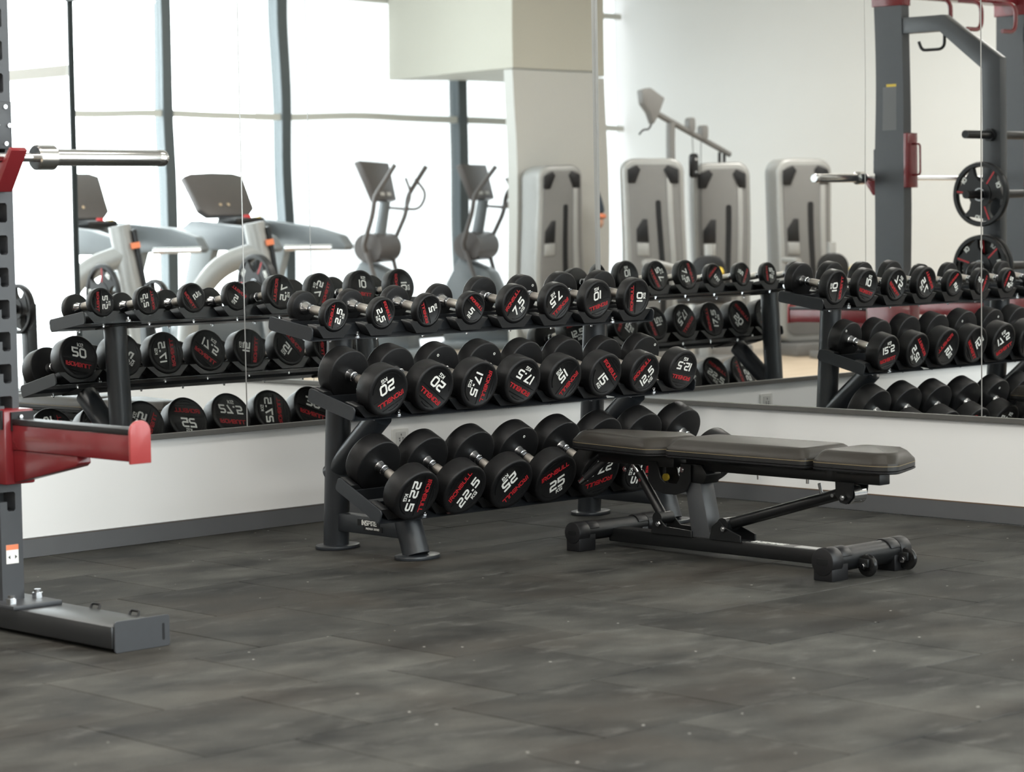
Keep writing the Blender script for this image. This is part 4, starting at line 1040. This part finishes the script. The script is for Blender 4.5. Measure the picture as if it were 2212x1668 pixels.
# ------------------------------------------------------------------ photographer
def skin_mesh(name, verts, edges, radii, material, parent, lvl=2):
    me = bpy.data.meshes.new(name); me.from_pydata(verts, edges, []); me.update()
    o = bpy.data.objects.new(name, me); COL.objects.link(o)
    o.modifiers.new('s', 'SKIN'); md = o.modifiers.new('u', 'SUBSURF'); md.levels = lvl; md.render_levels = lvl
    for i, r in enumerate(radii):
        rr = r if isinstance(r, tuple) else (r, r); me.skin_vertices[0].data[i].radius = rr
    me.skin_vertices[0].data[0].use_root = True
    dg = bpy.context.evaluated_depsgraph_get(); m2 = bpy.data.meshes.new_from_object(o.evaluated_get(dg)); o.modifiers.clear(); o.data = m2
    m2.materials.clear(); m2.materials.append(material)
    for p in m2.polygons: p.use_smooth = True
    o.name = name; o.parent = parent; return o
def person():
    t = thing('person', 'person in a dark shirt with an orange sleeve hem holding a camera low', 'person', (-8.06, -7.70, 0), math.radians(-45))
    # local: faces +Y, right hand +X
    V = []; Ed = []; R = []
    def chain(pts, rs, start=None):
        last = start
        for p, r in zip(pts, rs):
            V.append(p); R.append(r); i = len(V)-1
            if last is not None: Ed.append((last, i))
            last = i
        return last
    pel = chain([(0, 0, 0.93)], [(0.15, 0.11)])
    chest = chain([(0, 0, 1.08), (0, -0.01, 1.25), (0, -0.01, 1.36)], [(0.14, 0.10), (0.16, 0.11), (0.13, 0.09)], pel)
    neck = chain([(0, 0.0, 1.44), (0, 0.01, 1.49)], [0.055, 0.055], chest)
    chain([(0, 0.03, 1.545), (0, 0.03, 1.62), (0, 0.02, 1.68)], [(0.07, 0.085), (0.078, 0.095), (0.05, 0.06)], neck)
    for s in (-1, 1):
        sh = chain([(s*0.17, -0.01, 1.37), (s*0.21, -0.02, 1.22), (s*0.23, 0.0, 1.08), (s*0.17, 0.12, 1.10), (s*0.075, 0.20, 1.135)], [0.062, 0.05, 0.042, 0.035, 0.027], chest)
        pm = chain([(s*0.055, 0.235, 1.15)], [(0.035, 0.022)], sh)
        for k in range(4):
            L_ = [0.9, 1.0, 0.95, 0.8][k]
            chain([(s*0.04, 0.26, 1.175-k*0.02), (s*(0.04-0.03*L_), 0.275, 1.175-k*0.02), (s*(0.04-0.045*L_), 0.262, 1.173-k*0.02)], [0.0095, 0.0085, 0.0075], pm)
        chain([(s*0.05, 0.20, 1.175), (s*0.035, 0.205, 1.195)], [0.011, 0.009], pm)
        chain([(s*0.09, 0, 0.86), (s*0.10, 0.01, 0.50), (s*0.10, -0.01, 0.10), (s*0.10, 0.02, 0.05), (s*0.11, 0.14, 0.035)], [0.085, 0.058, 0.042, 0.045, 0.035], pel)
    skin_mesh('body', V, Ed, R, SKIN, t)
    # face
    for s in (-1, 1):
        MB().lathe([(-0.008, 0.004), (-0.004, 0.011), (0.004, 0.011), (0.008, 0.004)], 12, Matrix.Translation((s*0.032, 0.112, 1.60))).build('eye', HAIR, t)
        MB().lathe([(-0.02, 0.01), (0, 0.026), (0.02, 0.012)], 10, Matrix.Translation((s*0.085, 0.02, 1.595))).build('ear', SKIN, t)
    MB().prism([(0.105, 1.60), (0.145, 1.57), (0.11, 1.56)], -0.012, 0.012, 'x').build('nose', SKIN, t, bevel=0.004)
    MB().box((-0.024, 0.10, 1.535), (0.024, 0.122, 1.543)).build('mouth', mat('lip', (0.35, 0.12, 0.1), 0.5), t, bevel=0.003)
    skin_mesh('hair', [(0, 0.02, 1.64), (0, -0.02, 1.70), (0, -0.05, 1.62), (0, -0.055, 1.56)], [(0, 1), (1, 2), (2, 3)], [(0.085, 0.10), (0.075, 0.085), (0.07, 0.06), (0.05, 0.04)], HAIR, t)
    sv = [(0, 0, 0.90), (0, 0, 1.08), (0, -0.01, 1.25), (0, -0.01, 1.37)]; se = [(0, 1), (1, 2), (2, 3)]; sr = [(0.17, 0.13), (0.16, 0.12), (0.18, 0.13), (0.145, 0.105)]
    for s in (-1, 1):
        k = len(sv); sv += [(s*0.17, -0.01, 1.375), (s*0.21, -0.02, 1.23), (s*0.225, -0.01, 1.17)]; se += [(3, k), (k, k+1), (k+1, k+2)]; sr += [0.078, 0.066, 0.062]
    skin_mesh('shirt', sv, se, sr, SHIRT, t)
    for s in (-1, 1):
        MB().tube([(s*0.2255, -0.010, 1.172), (s*0.2275, -0.005, 1.145)], 0.058, n=20).build('sleeve_hem', ORG, t)
    tv = [(0, 0, 0.95)]; te = []; tr = [(0.16, 0.12)]
    for s in (-1, 1):
        k = len(tv); tv += [(s*0.09, 0, 0.85), (s*0.10, 0.01, 0.50), (s*0.10, -0.01, 0.09)]; te += [(0, k), (k, k+1), (k+1, k+2)]; tr += [0.10, 0.075, 0.06]
    skin_mesh('trousers', tv, te, tr, TROU, t)
    for s in (-1, 1):
        MB().prism([(-0.06, 0), (0.20, 0), (0.20, 0.04), (0.10, 0.09), (-0.06, 0.10)], s*0.11-0.05, s*0.11+0.05, 'x').build('shoe', BLK, t, bevel=0.015)
person()
cb = thing('photo_camera', 'black photo camera held in front of the person', 'camera', (-7.86, -7.615, 1.15), math.radians(-45)); f = local(cb)
f(MB().box((-0.065, -0.06, -0.045), (0.065, 0.0, 0.045)).box((-0.03, -0.05, 0.045), (0.03, -0.01, 0.07)), 'camera_body', BLK, bevel=0.008)
f(MB().lathe([(0.0, 0.036), (0.05, 0.036), (0.055, 0.040), (0.12, 0.040), (0.125, 0.036), (0.123, 0.03), (0.115, 0.03)], 28), 'lens', BLK)
